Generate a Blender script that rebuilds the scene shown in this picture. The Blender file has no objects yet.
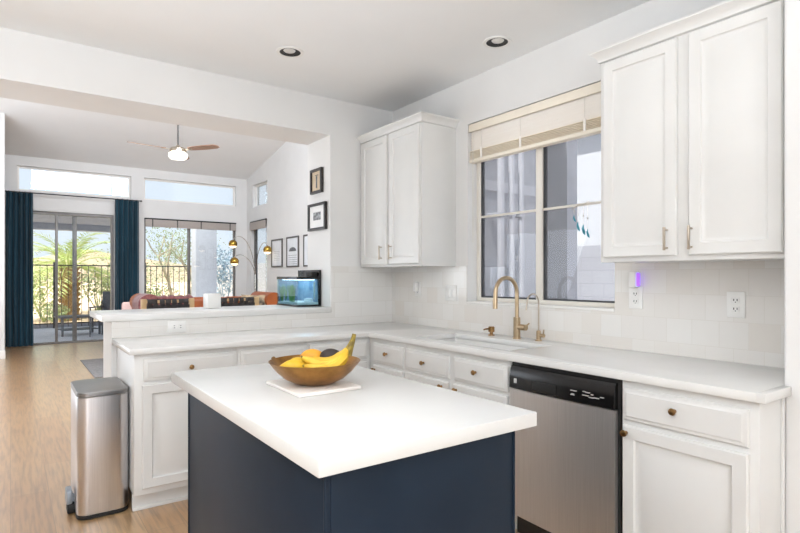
import bpy, bmesh, math, random
from mathutils import Vector, Matrix

random.seed(7)
SC = bpy.context.scene
COL = SC.collection
PI = math.pi
R = math.radians

# ------------------------------------------------------------------ camera, world, sun, lights, exposure
cam_d = bpy.data.cameras.new('camera')
cam = bpy.data.objects.new('camera', cam_d)
COL.objects.link(cam)
cam.location = (0, 0, 1.307)
cam.rotation_euler = (R(90), 0, R(-35.7))
cam_d.sensor_width = 36.0
cam_d.lens = 542.0 / 800.0 * 36.0
cam_d.shift_y = 10.0 / 800.0
cam_d.clip_start = 0.02
cam_d.clip_end = 400
SC.camera = cam

SC.view_settings.view_transform = 'Standard'
SC.view_settings.look = 'None'
SC.view_settings.gamma = 1.0
SC.view_settings.use_curve_mapping = False
SC.view_settings.exposure = -0.12

world = bpy.data.worlds.new('sky')
SC.world = world
world.use_nodes = True
wn = world.node_tree.nodes
wl = world.node_tree.links
sky = wn.new('ShaderNodeTexSky')
sky.sky_type = 'HOSEK_WILKIE'
sky.turbidity = 3.0
sky.ground_albedo = 0.5
sky.sun_direction = Vector((-0.35, -0.10, 0.93)).normalized()
haze = wn.new('ShaderNodeMix')
haze.data_type = 'RGBA'
haze.inputs[0].default_value = 0.55
haze.inputs[7].default_value = (0.92, 0.95, 1.0, 1)
wl.new(sky.outputs[0], haze.inputs[6])
wl.new(haze.outputs[2], wn['Background'].inputs[0])
wn['Background'].inputs[1].default_value = 1.9


def lamp(name, kind, energy, loc, rot=(0, 0, 0), size=None, color=(1, 1, 1), angle=None):
    d = bpy.data.lights.new(name, kind)
    d.energy = energy
    d.color = color
    if kind == 'AREA':
        d.shape = 'RECTANGLE'
        d.size, d.size_y = size
    if angle is not None:
        d.angle = angle
    if kind == 'POINT' and size:
        d.shadow_soft_size = size
    o = bpy.data.objects.new(name, d)
    o.location = loc
    o.rotation_euler = rot
    COL.objects.link(o)
    return o


sun = lamp('sun', 'SUN', 10.5, (0, 0, 20), color=(1, 0.95, 0.87), angle=R(0.6))
sun.rotation_euler = Vector((0.35, 0.10, -0.93)).to_track_quat('-Z', 'Y').to_euler()
# ceiling light inferred above the island (out of frame), plus two added fill lights
lamp('kitchen_ceiling_light', 'AREA', 1.5, (0.55, 1.25, 2.72), size=(1.2, 0.9), color=(0.93, 0.97, 1.02))
lamp('kitchen_ceiling_fill', 'AREA', 98, (-0.45, 0.45, 1.72), (R(180), 0, 0), size=(0.9, 3.2), color=(0.89, 0.965, 1.05))  # added fill aimed upwards to brighten the ceiling, not a fixture
lamp('kitchen_rear_fill', 'AREA', 72, (-0.6, -2.3, 1.5), (R(95), 0, 0), size=(2.6, 1.8), color=(0.89, 0.96, 1.04))  # added fill behind the camera; the rear wall has no window
# family room: added fill lights, one at the unseen left wall, one behind the header
lamp('family_side_fill', 'AREA', 160, (-1.6, 7.4, 1.7), (R(118), 0, R(-90)), size=(4.4, 2.6), color=(0.865, 0.955, 1.065))  # added side fill in place of daylight; this wall is solid
lamp('family_far_wall_fill', 'AREA', 255, (2.0, 5.6, 4.5), (R(50), 0, 0), size=(3, 1.4), color=(0.90, 0.96, 1.045))  # added fill tilted towards the far wall, hidden by the header


# ------------------------------------------------------------------ materials
def lin(h):
    h = h.lstrip('#')
    out = []
    for i in (0, 2, 4):
        c = int(h[i:i + 2], 16) / 255
        out.append(c / 12.92 if c <= 0.04045 else ((c + 0.055) / 1.055) ** 2.4)
    return tuple(out) + (1,)


def new_mat(name):
    m = bpy.data.materials.new(name)
    m.use_nodes = True
    nt = m.node_tree
    return m, nt, nt.nodes['Principled BSDF']


def coords(nt, scale=(1, 1, 1), rot=(0, 0, 0), out='Object'):
    tc = nt.nodes.new('ShaderNodeTexCoord')
    mp = nt.nodes.new('ShaderNodeMapping')
    mp.inputs['Scale'].default_value = scale
    mp.inputs['Rotation'].default_value = rot
    nt.links.new(tc.outputs[out], mp.inputs[0])
    return mp.outputs[0]


def ramp(nt, fac, stops):
    r = nt.nodes.new('ShaderNodeValToRGB')
    while len(r.color_ramp.elements) < len(stops):
        r.color_ramp.elements.new(0.5)
    for e, (p, c) in zip(r.color_ramp.elements, stops):
        e.position = p
        e.color = lin(c) if isinstance(c, str) else c
    nt.links.new(fac, r.inputs[0])
    return r.outputs[0]


def bump(nt, b, height, strength, dist=0.002):
    n = nt.nodes.new('ShaderNodeBump')
    n.inputs['Strength'].default_value = strength
    n.inputs['Distance'].default_value = dist
    nt.links.new(height, n.inputs['Height'])
    nt.links.new(n.outputs[0], b.inputs['Normal'])


def noise(nt, vec, scale, detail=3):
    n = nt.nodes.new('ShaderNodeTexNoise')
    n.inputs['Scale'].default_value = scale
    n.inputs['Detail'].default_value = detail
    nt.links.new(vec, n.inputs['Vector'])
    return n.outputs['Fac']


def mat(name, c, c2=None, rough=0.5, metal=0.0, scale=8, stretch=(1, 1, 1), bmp=0.0, bscale=None, coat=0, sheen=0, emit=None, estr=0, spec=None):
    m, nt, b = new_mat(name)
    v = coords(nt, stretch)
    f = noise(nt, v, scale)
    c2 = c2 or c
    col = ramp(nt, f, [(0.3, c), (0.7, c2)])
    nt.links.new(col, b.inputs['Base Color'])
    b.inputs['Roughness'].default_value = rough
    b.inputs['Metallic'].default_value = metal
    if spec is not None:
        b.inputs['Specular IOR Level'].default_value = spec
    if coat:
        b.inputs['Coat Weight'].default_value = coat
        b.inputs['Coat Roughness'].default_value = 0.1
    if sheen:
        b.inputs['Sheen Weight'].default_value = sheen
    if bmp:
        bump(nt, b, noise(nt, v, bscale or scale * 6, 4), bmp)
    if emit:
        b.inputs['Emission Color'].default_value = lin(emit)
        b.inputs['Emission Strength'].default_value = estr
    return m


def brick_mat(name, plane, bw, rh, cols, mortar_col, mortar, rough, bmp=0.3, offset=0.5, wood=False):
    m, nt, b = new_mat(name)
    tc = nt.nodes.new('ShaderNodeTexCoord')
    sp = nt.nodes.new('ShaderNodeSeparateXYZ')
    cb = nt.nodes.new('ShaderNodeCombineXYZ')
    nt.links.new(tc.outputs['Object'], sp.inputs[0])
    nt.links.new(sp.outputs['XYZ'.index(plane[0])], cb.inputs[0])
    nt.links.new(sp.outputs['XYZ'.index(plane[1])], cb.inputs[1])
    br = nt.nodes.new('ShaderNodeTexBrick')
    br.inputs['Scale'].default_value = 1
    br.inputs['Brick Width'].default_value = bw
    br.inputs['Row Height'].default_value = rh
    br.inputs['Mortar Size'].default_value = mortar
    br.inputs['Mortar Smooth'].default_value = 0.3
    br.offset = offset
    br.inputs['Color1'].default_value = (0, 0, 0, 1)
    br.inputs['Color2'].default_value = (1, 1, 1, 1)
    br.inputs['Mortar'].default_value = (0.5, 0.5, 0.5, 1)
    nt.links.new(cb.outputs[0], br.inputs['Vector'])
    fac = br.outputs['Color']
    n = len(cols)
    base = ramp(nt, fac, [(i / (n - 1), c) for i, c in enumerate(cols)])
    if wood:
        mp = nt.nodes.new('ShaderNodeMapping')
        mp.inputs['Scale'].default_value = (1.2, 16, 1)
        nt.links.new(cb.outputs[0], mp.inputs[0])
        g = noise(nt, mp.outputs[0], 3.2, 6)
        gm = ramp(nt, g, [(0.32, (0.50, 0.45, 0.40, 1)), (0.58, (1, 1, 1, 1))])
        mx = nt.nodes.new('ShaderNodeMix')
        mx.data_type = 'RGBA'
        mx.blend_type = 'MULTIPLY'
        mx.inputs[0].default_value = 0.75
        nt.links.new(base, mx.inputs[6])
        nt.links.new(gm, mx.inputs[7])
        base = mx.outputs[2]
    mx = nt.nodes.new('ShaderNodeMix')
    mx.data_type = 'RGBA'
    nt.links.new(br.outputs['Fac'], mx.inputs[0])
    nt.links.new(base, mx.inputs[6])
    mx.inputs[7].default_value = lin(mortar_col)
    nt.links.new(mx.outputs[2], b.inputs['Base Color'])
    b.inputs['Roughness'].default_value = rough
    inv = nt.nodes.new('ShaderNodeMath')
    inv.operation = 'SUBTRACT'
    inv.inputs[0].default_value = 1
    nt.links.new(br.outputs['Fac'], inv.inputs[1])
    bump(nt, b, inv.outputs[0], bmp, 0.001)
    return m


def glass_mat(name, tint='#ffffff', refl=0.06, rough=0.0, white=0.0):
    m = bpy.data.materials.new(name)
    m.use_nodes = True
    nt = m.node_tree
    nt.nodes.clear()
    out = nt.nodes.new('ShaderNodeOutputMaterial')
    tr = nt.nodes.new('ShaderNodeBsdfTransparent')
    tr.inputs[0].default_value = lin(tint)
    gl = nt.nodes.new('ShaderNodeBsdfGlossy')
    gl.inputs['Roughness'].default_value = rough
    fr = nt.nodes.new('ShaderNodeLayerWeight')
    fr.inputs[0].default_value = 0.25
    mu = nt.nodes.new('ShaderNodeMath')
    mu.operation = 'MULTIPLY_ADD'
    mu.inputs[1].default_value = 0.35
    mu.inputs[2].default_value = refl
    nt.links.new(fr.outputs['Fresnel'], mu.inputs[0])
    mix = nt.nodes.new('ShaderNodeMixShader')
    nt.links.new(mu.outputs[0], mix.inputs[0])
    nt.links.new(tr.outputs[0], mix.inputs[1])
    nt.links.new(gl.outputs[0], mix.inputs[2])
    last = mix
    if white:
        df = nt.nodes.new('ShaderNodeBsdfDiffuse')
        df.inputs[0].default_value = (0.8, 0.8, 0.82, 1)
        m2 = nt.nodes.new('ShaderNodeMixShader')
        m2.inputs[0].default_value = white
        nt.links.new(mix.outputs[0], m2.inputs[1])
        nt.links.new(df.outputs[0], m2.inputs[2])
        last = m2
    nt.links.new(last.outputs[0], out.inputs[0])
    return m


M = dict(
    wall=mat('wall_paint', '#e6e4e1', '#e9e7e4', 0.85, bmp=0.05, scale=3, bscale=120),
    wall_family=mat('family_wall_paint', '#dedddb', '#e2e1df', 0.85, bmp=0.05, scale=3, bscale=120),
    ceiling=mat('ceiling_paint', '#f3f3f2', '#f5f5f4', 0.9, bmp=0.08, scale=3, bscale=90),
    trim=mat('trim_paint', '#efece7', '#f1eee9', 0.45),
    cab=mat('cabinet_paint', '#dfddd9', '#e3e1dd', 0.38, scale=4),
    quartz=mat('white_quartz', '#dfddd9', '#e3e1dd', 0.22, scale=5),
    navy=mat('navy_paint', '#1d2733', '#212c39', 0.45, scale=6, spec=0.14),
    brass=mat('brushed_brass', '#b8a284', '#c4af91', 0.3, 1.0, scale=30),
    bronze=mat('aged_brass', '#8a6a45', '#a48054', 0.32, 1.0, scale=60),
    nickel=mat('satin_nickel', '#b5a898', '#c2b6a6', 0.32, 1.0, scale=40),
    chrome=mat('polished_chrome', '#d5d2cc', '#dfdcd6', 0.15, 1.0),
    steel=mat('brushed_steel', '#cfccca', '#dad7d5', 0.42, 0.9, scale=6, stretch=(60, 60, 0.6), bmp=0.02, bscale=20),
    steel_lid=mat('lid_steel', '#8f8e8d', '#9d9c9b', 0.32, 1.0, scale=6, stretch=(2, 60, 1)),
    steel_can=mat('can_steel', '#d2d1d3', '#dcdbdd', 0.31, 1.0, scale=6, stretch=(60, 60, 0.6), bmp=0.02, bscale=20),
    basin=mat('sink_white', '#e9e7e3', '#edebe7', 0.3),
    black=mat('black_plastic', '#0d0c0c', '#141212', 0.22),
    blackm=mat('black_matte', '#171615', '#1e1d1c', 0.6),
    white_plastic=mat('white_plastic', '#efede9', '#f1efeb', 0.35),
    mark=mat('pale_print', '#b9b6b2', '#c4c1bd', 0.6),
    purple=mat('violet_night_glow', '#8d5cf0', '#9d70f5', 0.5, emit='#8a50ff', estr=1.6),
    bulb=mat('frosted_bulb', '#d9d6d0', '#dedbd5', 0.4),
    vinyl=mat('window_vinyl', '#e9e3d8', '#ece6db', 0.45),
    alu=mat('bronze_aluminium', '#6f6c69', '#7a7774', 0.4, 0.3),
    screen_edge=mat('dark_gasket', '#3a3b3e', '#45464a', 0.6),
    blind=mat('blind_slat', '#f9f1e7', '#fbf4eb', 0.55, scale=3, stretch=(1, 1, 20)),
    blind_gather=mat('blind_gathered_slats', '#f6e6cc', '#f9edd8', 0.55, scale=3),
    rail=mat('blind_rail', '#f5ead8', '#f7edda', 0.45),
    cord=mat('cord_white', '#e2dbd0', '#e6dfd4', 0.7),
    shade=mat('woven_shade', '#a69d97', '#b6ada6', 0.8, scale=30, stretch=(1, 1, 20)),
    teal=mat('teal_velvet', '#06303f', '#0a4255', 0.75, scale=2, stretch=(8, 8, 0.4), sheen=0.1),
    rod=mat('rod_black', '#2c2c2e', '#333335', 0.4, 0.8),
    bowl=mat('hammered_bronze', '#8a6232', '#b5864a', 0.33, 1.0, scale=22, bmp=0.25, bscale=70),
    bowl_in=mat('bronze_inside', '#9b7136', '#b88b4a', 0.35, 1.0, scale=22, bmp=0.25, bscale=70),
    marble=mat('pale_marble', '#e7dfd6', '#efe9e2', 0.3, scale=6),
    banana=mat('banana_peel', '#e0ae27', '#efc748', 0.5, scale=16),
    banana_tip=mat('banana_stem', '#5d4a22', '#a08a35', 0.7, scale=50),
    lemon=mat('yellow_fruit', '#e2b21f', '#edc437', 0.45, scale=20, bmp=0.12, bscale=160),
    mango=mat('orange_fruit', '#e0941f', '#eaae35', 0.4, scale=9),
    avocado=mat('avocado_skin', '#2b2320', '#3b302b', 0.55, scale=50, bmp=0.4, bscale=120),
    leather=mat('tan_leather', '#8a4216', '#a05422', 0.42, scale=5, bmp=0.06, bscale=80),
    throw=mat('mauve_throw', '#5c2c2c', '#8a5452', 0.9, scale=25, sheen=0.3),
    blush=mat('blush_fabric', '#dab9b0', '#e2c5bd', 0.9, scale=25),
    cow=mat('patterned_pillow', '#1a1716', '#b9a284', 0.85, scale=9),
    oak=mat('light_oak', '#c9a677', '#d8b98b', 0.5, scale=5, stretch=(14, 14, 1)),
    strap=mat('black_leather_strap', '#2a2727', '#3a3636', 0.5, scale=20),
    fan_wood=mat('walnut_blade', '#8b6a55', '#a58571', 0.45, scale=4, stretch=(1, 14, 1)),
    opal=mat('opal_light', '#ffffff', '#ffffff', 0.5, emit='#fff6e8', estr=2.2),
    warm_glow=mat('warm_globe_glow', '#fff1d8', '#fff1d8', 0.5, emit='#ffe2b0', estr=2.5),
    gold=mat('polished_gold', '#a9853a', '#bd9a4c', 0.25, 1.0),
    frame=mat('black_frame', '#231f1d', '#2d2826', 0.4),
    frame_grey=mat('grey_frame', '#4d4a48', '#595653', 0.45),
    matboard=mat('white_mat_board', '#efeeec', '#f2f1ef', 0.8),
    print_grey=mat('grey_landscape_print', '#3d4043', '#b9bcbf', 0.7, scale=26, stretch=(1, 1, 2)),
    print_pale=mat('pale_print_paper', '#d9dde2', '#eceff2', 0.6, scale=5),
    print_tan=mat('tan_print_paper', '#c7b091', '#dccab0', 0.7, scale=14),
    ink=mat('print_ink', '#5d5e60', '#76777a', 0.8, scale=20),
    gravel=mat('tank_gravel', '#d6dde0', '#eef3f5', 0.8, scale=90),
    water_plant=mat('water_plant_green', '#3f8a3a', '#86bd68', 0.6, scale=20),
    tank_lamp=mat('tank_lamp_glow', '#ffffff', '#ffffff', 0.5, emit='#e4f2ff', estr=5),
    tank_back=mat('tank_blue_backing', '#4c7093', '#8fabc2', 0.5, scale=9),
    tank_rock=mat('tank_ornament', '#d9e2ea', '#f0f4f7', 0.6, scale=20),
    rug=mat('grey_rug', '#6d6a69', '#8d8a88', 0.95, scale=40),
    pane=glass_mat('window_glass', '#f4f7f8', 0.03),
    pane_hazy=glass_mat('window_glass_with_screen', '#e9ebee', 0.01, 0.0, 0.10),
    tank=glass_mat('tank_glass', '#e4f3f7', 0.05),
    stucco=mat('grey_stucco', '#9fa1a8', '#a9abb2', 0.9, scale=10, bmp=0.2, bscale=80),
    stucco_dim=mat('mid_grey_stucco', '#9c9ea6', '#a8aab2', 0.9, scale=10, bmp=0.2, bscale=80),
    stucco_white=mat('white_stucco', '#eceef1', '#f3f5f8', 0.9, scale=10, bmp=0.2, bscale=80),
    pipe_paint=mat('pipe_paint', '#b4b6bd', '#bdbfc6', 0.7),
    patio=mat('patio_concrete', '#c6c8cf', '#d2d4da', 0.8, scale=3),
    sand=mat('desert_sand', '#d3b898', '#e6d2b6', 0.95, scale=2.2, bmp=0.3, bscale=12),
    hill=mat('dry_hillside', '#b9a187', '#a3977d', 0.95, scale=0.25),
    iron=mat('wrought_iron', '#2b2826', '#35312e', 0.6),
    palm=mat('palm_leaf', '#93ab55', '#c6d183', 0.55, scale=3),
    palm_dead=mat('palm_trunk_bark', '#7a5f3c', '#a98a57', 0.9, scale=12),
    bush=mat('desert_bush_leaf', '#9fae72', '#bcc78c', 0.7, scale=4),
    bush_dark=mat('olive_bush_leaf', '#83946a', '#a3b183', 0.7, scale=4),
    sage=mat('blue_sage_leaf', '#8ba3b5', '#adc1cb', 0.7, scale=4),
    bark=mat('grey_bark', '#a39b88', '#beb6a2', 0.9, scale=14),
    outdoor_grey=mat('outdoor_dark_metal', '#5c6066', '#6a6e74', 0.6),
    utility_light=mat('pedal_grey', '#8f979f', '#99a1a9', 0.35, 0.6),
    utility=mat('utility_grey', '#7d818a', '#868a93', 0.6),
)
M['tile_right'] = brick_mat('tile_right_wall', 'YZ', 0.125, 0.122, ['#e9e5df', '#e5dfd7', '#ebe8e3', '#e7e2dc'], '#e2ddd5', 0.0016, 0.18, 0.35)
M['tile_back'] = brick_mat('tile_back_wall', 'XZ', 0.25, 0.122, ['#ebe8e3', '#e6e2dc', '#eeebe7', '#e9e5df'], '#dfdad3', 0.0016, 0.18, 0.35)
M['floor'] = brick_mat('oak_plank_floor', 'YX', 1.5, 0.19, ['#b88953', '#c99f6d', '#bf915d', '#d3b083'], '#8a673f', 0.0013, 0.34, 0.2, 0.37, wood=True)
_b = M['floor'].node_tree.nodes['Principled BSDF']
_b.inputs['Specular IOR Level'].default_value = 0.8
_b.inputs['Coat Weight'].default_value = 1.0
_b.inputs['Coat IOR'].default_value = 1.95
_b.inputs['Coat Roughness'].default_value = 0.33
M['block'] = brick_mat('block_wall', 'YZ', 0.4, 0.2, ['#c3c4ca', '#cacbd1'], '#b3b4bb', 0.006, 0.9, 0.3)


# ------------------------------------------------------------------ mesh building helpers
class MB:
    def __init__(self, mtx=None):
        self.bm = bmesh.new()
        self.m = mtx or Matrix.Identity(4)

    def v(self, p):
        return self.bm.verts.new(self.m @ Vector(p))

    def box(self, x0, x1, y0, y1, z0, z1, bev=0.0, seg=2, mtx=None):
        t = bmesh.new()
        bmesh.ops.create_cube(t, size=1)
        for q in t.verts:
            q.co = Vector(((x0 + x1) / 2 + q.co.x * (x1 - x0), (y0 + y1) / 2 + q.co.y * (y1 - y0), (z0 + z1) / 2 + q.co.z * (z1 - z0)))
        if bev:
            bmesh.ops.bevel(t, geom=t.edges[:], offset=bev, segments=seg, profile=0.5, affect='EDGES')
        self.merge(t, mtx)
        return self

    def merge(self, t, mtx=None):
        mm = self.m @ mtx if mtx else self.m
        mp = {}
        for q in t.verts:
            mp[q] = self.bm.verts.new(mm @ q.co)
        for fc in t.faces:
            try:
                self.bm.faces.new([mp[q] for q in fc.verts])
            except ValueError:
                pass
        t.free()
        return self

    def tube(self, pts, r, seg=12, cap=True, flat=1.0):
        pts = [Vector(p) for p in pts]
        n = len(pts)
        rr = r if isinstance(r, (list, tuple)) else [r] * n
        tang = []
        for i in range(n):
            a = pts[max(i - 1, 0)]
            b = pts[min(i + 1, n - 1)]
            tang.append((b - a).normalized())
        up = Vector((0, 0, 1)) if abs(tang[0].z) < 0.9 else Vector((1, 0, 0))
        nx = tang[0].cross(up).normalized()
        rings = []
        for i in range(n):
            t = tang[i]
            nx = (nx - t * nx.dot(t)).normalized()
            ny = t.cross(nx)
            rings.append([self.v(pts[i] + (nx * math.cos(2 * PI * k / seg) + ny * math.sin(2 * PI * k / seg) * flat) * rr[i]) for k in range(seg)])
        for i in range(n - 1):
            for k in range(seg):
                self.bm.faces.new((rings[i][k], rings[i][(k + 1) % seg], rings[i + 1][(k + 1) % seg], rings[i + 1][k]))
        if cap:
            self.bm.faces.new(rings[0][::-1])
            self.bm.faces.new(rings[-1])
        return self

    def lathe(self, prof, c=(0, 0, 0), seg=32, mtx=None):
        c = Vector(c)
        mm = mtx or Matrix.Identity(4)
        rings = []
        for (r, z) in prof:
            if r < 1e-6:
                rings.append([self.v(c + mm @ Vector((0, 0, z)))])
            else:
                rings.append([self.v(c + mm @ Vector((r * math.cos(2 * PI * k / seg), r * math.sin(2 * PI * k / seg), z))) for k in range(seg)])
        for a, b in zip(rings, rings[1:]):
            for k in range(seg):
                j = (k + 1) % seg
                if len(a) == 1 and len(b) == 1:
                    continue
                if len(a) == 1:
                    self.bm.faces.new((a[0], b[j], b[k]))
                elif len(b) == 1:
                    self.bm.faces.new((a[k], a[j], b[0]))
                else:
                    self.bm.faces.new((a[k], a[j], b[j], b[k]))
        return self

    def loops(self, loops, cap0=True, cap1=True):
        rings = [[self.v(p) for p in lp] for lp in loops]
        n = len(rings[0])
        for a, b in zip(rings, rings[1:]):
            for k in range(n):
                j = (k + 1) % n
                self.bm.faces.new((a[k], a[j], b[j], b[k]))
        if cap0:
            self.bm.faces.new(rings[0][::-1])
        if cap1:
            self.bm.faces.new(rings[-1])
        return self

    def panel(self, x0, x1, z0, z1, prof):
        """a door or drawer front facing -Y: prof is a list of (inset, y)"""
        lp = [[(x0 + i, y, z0 + i), (x1 - i, y, z0 + i), (x1 - i, y, z1 - i), (x0 + i, y, z1 - i)] for (i, y) in prof]
        return self.loops(lp)

    def prism(self, poly, z0, z1):
        return self.loops([[(x, y, z0) for x, y in poly], [(x, y, z1) for x, y in poly]])

    def grid(self, ab, bb, filled, c0, c1, axes='xyz', bev=0):
        """slab made of rectangular cells; axes says which world axes a, b, c are"""
        def P(a, b, c):
            d = dict(zip(axes, (a, b, c)))
            return (d['x'], d['y'], d['z'])
        t = bmesh.new()
        vs = {}
        def g(i, j, k):
            if (i, j, k) not in vs:
                vs[(i, j, k)] = t.verts.new(P(ab[i], bb[j], (c0, c1)[k]))
            return vs[(i, j, k)]
        na, nb = len(ab) - 1, len(bb) - 1
        F = lambda i, j: 0 <= i < na and 0 <= j < nb and filled((ab[i] + ab[i + 1]) / 2, (bb[j] + bb[j + 1]) / 2)
        for i in range(na):
            for j in range(nb):
                if not F(i, j):
                    continue
                for k in (0, 1):
                    t.faces.new((g(i, j, k), g(i + 1, j, k), g(i + 1, j + 1, k), g(i, j + 1, k)))
                for (di, dj, e) in ((-1, 0, ((i, j), (i, j + 1))), (1, 0, ((i + 1, j), (i + 1, j + 1))), (0, -1, ((i, j), (i + 1, j))), (0, 1, ((i, j + 1), (i + 1, j + 1)))):
                    if not F(i + di, j + dj):
                        (p, q), (r, s) = e
                        t.faces.new((g(p, q, 0), g(r, s, 0), g(r, s, 1), g(p, q, 1)))
        bmesh.ops.recalc_face_normals(t, faces=t.faces[:])
        if bev:
            bmesh.ops.dissolve_limit(t, angle_limit=0.02, verts=t.verts[:], edges=t.edges[:])
            ed = [e for e in t.edges if len(e.link_faces) == 2 and e.calc_face_angle(0) > 0.7]
            bmesh.ops.bevel(t, geom=ed, offset=bev, segments=2, profile=0.5, affect='EDGES')
        return self.merge(t)

    def build(self, name, m, parent=None, smooth=35, recalc=True):
        bm = self.bm
        if recalc:
            bmesh.ops.recalc_face_normals(bm, faces=bm.faces[:])
        for f in bm.faces:
            f.smooth = smooth > 0
        if smooth > 0:
            lim = R(smooth)
            for e in bm.edges:
                e.smooth = len(e.link_faces) == 2 and e.calc_face_angle(0) < lim
        me = bpy.data.meshes.new(name)
        bm.to_mesh(me)
        bm.free()
        me.materials.append(m)
        o = bpy.data.objects.new(name, me)
        COL.objects.link(o)
        if parent:
            o.parent = parent
        return o


def tag(o, label, cat, group=None, kind=None):
    if label:
        o['label'] = label
    if cat:
        o['category'] = cat
    if group:
        o['group'] = group
    if kind:
        o['kind'] = kind
    return o


def thing(name, label, cat, loc=(0, 0, 0), rz=0, group=None):
    o = bpy.data.objects.new(name, None)
    o.empty_display_size = 0.05
    o.location = loc
    o.rotation_euler = (0, 0, rz)
    COL.objects.link(o)
    return tag(o, label, cat, group)


def struct(name, mb, m, parent=None, smooth=35):
    o = mb.build(name, m, parent, smooth)
    if not parent:
        o['kind'] = 'structure'
    return o


def struct_root(name, loc=(0, 0, 0)):
    o = thing(name, None, None, loc)
    o['kind'] = 'structure'
    return o


def copy_tree(o, parent=None):
    c = o.copy()
    COL.objects.link(c)
    if parent:
        c.parent = parent
    for ch in list(o.children):
        copy_tree(ch, c)
    return c


def arc(c, r, a0, a1, n, ex, ez):
    """points on an arc about c in the plane spanned by ex, ez"""
    c, ex, ez = Vector(c), Vector(ex), Vector(ez)
    return [c + ex * r * math.cos(a0 + (a1 - a0) * i / n) + ez * r * math.sin(a0 + (a1 - a0) * i / n) for i in range(n + 1)]


def rrect(x0, x1, y0, y1, r, n=5):
    pts = []
    for cx, cy, a in ((x1 - r, y1 - r, 0), (x0 + r, y1 - r, 90), (x0 + r, y0 + r, 180), (x1 - r, y0 + r, 270)):
        for i in range(n + 1):
            t = R(a + 90 * i / n)
            pts.append((cx + r * math.cos(t), cy + r * math.sin(t)))
    return pts


# ------------------------------------------------------------------ the setting
XR = 2.70          # window wall
YB = 3.87          # kitchen back wall and half wall
YF = 12.40         # family room window wall
XF = 4.49          # family room picture wall
ZC = 2.741
zv = lambda y: 3.57 + 0.2 * (YF - y)     # vaulted ceiling

struct('floor', MB().box(-1.9, 4.65, -2.4, 12.5, -0.1, 0), M['floor'])
struct('ceiling', MB().box(-1.9, 2.84, -2.4, 3.95, ZC, ZC + 0.2), M['ceiling'])
mb = MB()
mb.loops([[(-1.9, 4.20, zv(4.2)), (4.65, 4.20, zv(4.2)), (4.65, 4.20, zv(4.2) + 0.2), (-1.9, 4.20, zv(4.2) + 0.2)],
          [(-1.9, 12.6, zv(12.6)), (4.65, 12.6, zv(12.6)), (4.65, 12.6, zv(12.6) + 0.2), (-1.9, 12.6, zv(12.6) + 0.2)]])
struct('ceiling_family', mb, M['ceiling'])

WY0, WY1, WZ0, WZ1 = 1.73, 2.912, 1.125, 2.413
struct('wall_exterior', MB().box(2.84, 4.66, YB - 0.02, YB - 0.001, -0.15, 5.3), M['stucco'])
mb = MB().grid([0.60, WY0, WY1, 3.95], [0, WZ0, WZ1, ZC], lambda a, b: not (WY0 < a < WY1 and WZ0 < b < WZ1), XR, XR + 0.14, 'yzx')
struct('wall_right', mb, M['wall'])
mb = MB().box(2.27, 2.84, -2.4, 0.783, 0, ZC, 0.012, 3)
struct('wall_near_right', mb, M['wall'])
# back wall with the wide opening: solid pier on the right, header above, family room gable above the kitchen ceiling
mb = MB().grid([-1.9, 2.09, 4.65], [0, 2.446, 5.35], lambda a, b: not (a < 2.09 and b < 2.446), YB, YB + 0.41, 'xzy')
struct('wall_back', mb, M['wall'])
struct('wall_half', MB().box(0.52, 2.088, YB, YB + 0.36, 0, 1.019), M['wall'])
struct('wall_kitchen_left', MB().box(-1.9, -1.8, -2.4, 4.28, 0, ZC), M['wall'])
struct('wall_rear', MB().box(-1.9, 2.84, -2.5, -2.4, 0, ZC), M['wall'])
struct('wall_family_left', MB().box(-2.0, -1.8, 4.28, 12.6, 0, 5.3), M['wall_family'])
struct('wall_stub', MB().box(-1.8, -0.075, 10.69, 10.86, 0, 3.95, 0.012, 3), M['wall_family'])
struct('baseboard_stub', MB().box(-1.8, -0.067, 10.672, 10.69, 0, 0.13, 0.004), M['trim'])

# family room window wall
DX0, DX1, DZ1 = 0.30, 1.715, 2.56
openings = [(DX0, DX1, 0, DZ1), (2.285, 4.24, 0.62, 2.54), (0.098, 2.035, 2.925, 3.39), (2.28, 4.24, 2.925, 3.39)]
mb = MB().grid(sorted({-2, 4.65} | {o[i] for o in openings for i in (0, 1)}), sorted({0, 4.0} | {o[i] for o in openings for i in (2, 3)}),
               lambda a, b: not any(o[0] < a < o[1] and o[2] < b < o[3] for o in openings), YF, YF + 0.16, 'xzy')
struct('wall_far', mb, M['wall_family'])
side = [(11.16, 12.12, 0.62, 2.54), (11.14, 12.02, 2.88, 3.385)]
mb = MB().grid(sorted({4.28, 12.56} | {o[i] for o in side for i in (0, 1)}), sorted({0, 5.4} | {o[i] for o in side for i in (2, 3)}),
               lambda a, b: not any(o[0] < a < o[1] and o[2] < b < o[3] for o in side), XF, XF + 0.16, 'yzx')
struct('wall_pictures', mb, M['wall_family'])
struct('baseboard_far', MB().box(-1.8, DX0 - 0.03, YF - 0.015, YF, 0, 0.12).box(DX1 + 0.03, XF, YF - 0.015, YF, 0, 0.12), M['trim'])
struct('baseboard_pictures', MB().box(XF - 0.015, XF, 4.28, YF - 0.015, 0, 0.12), M['trim'])


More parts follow.
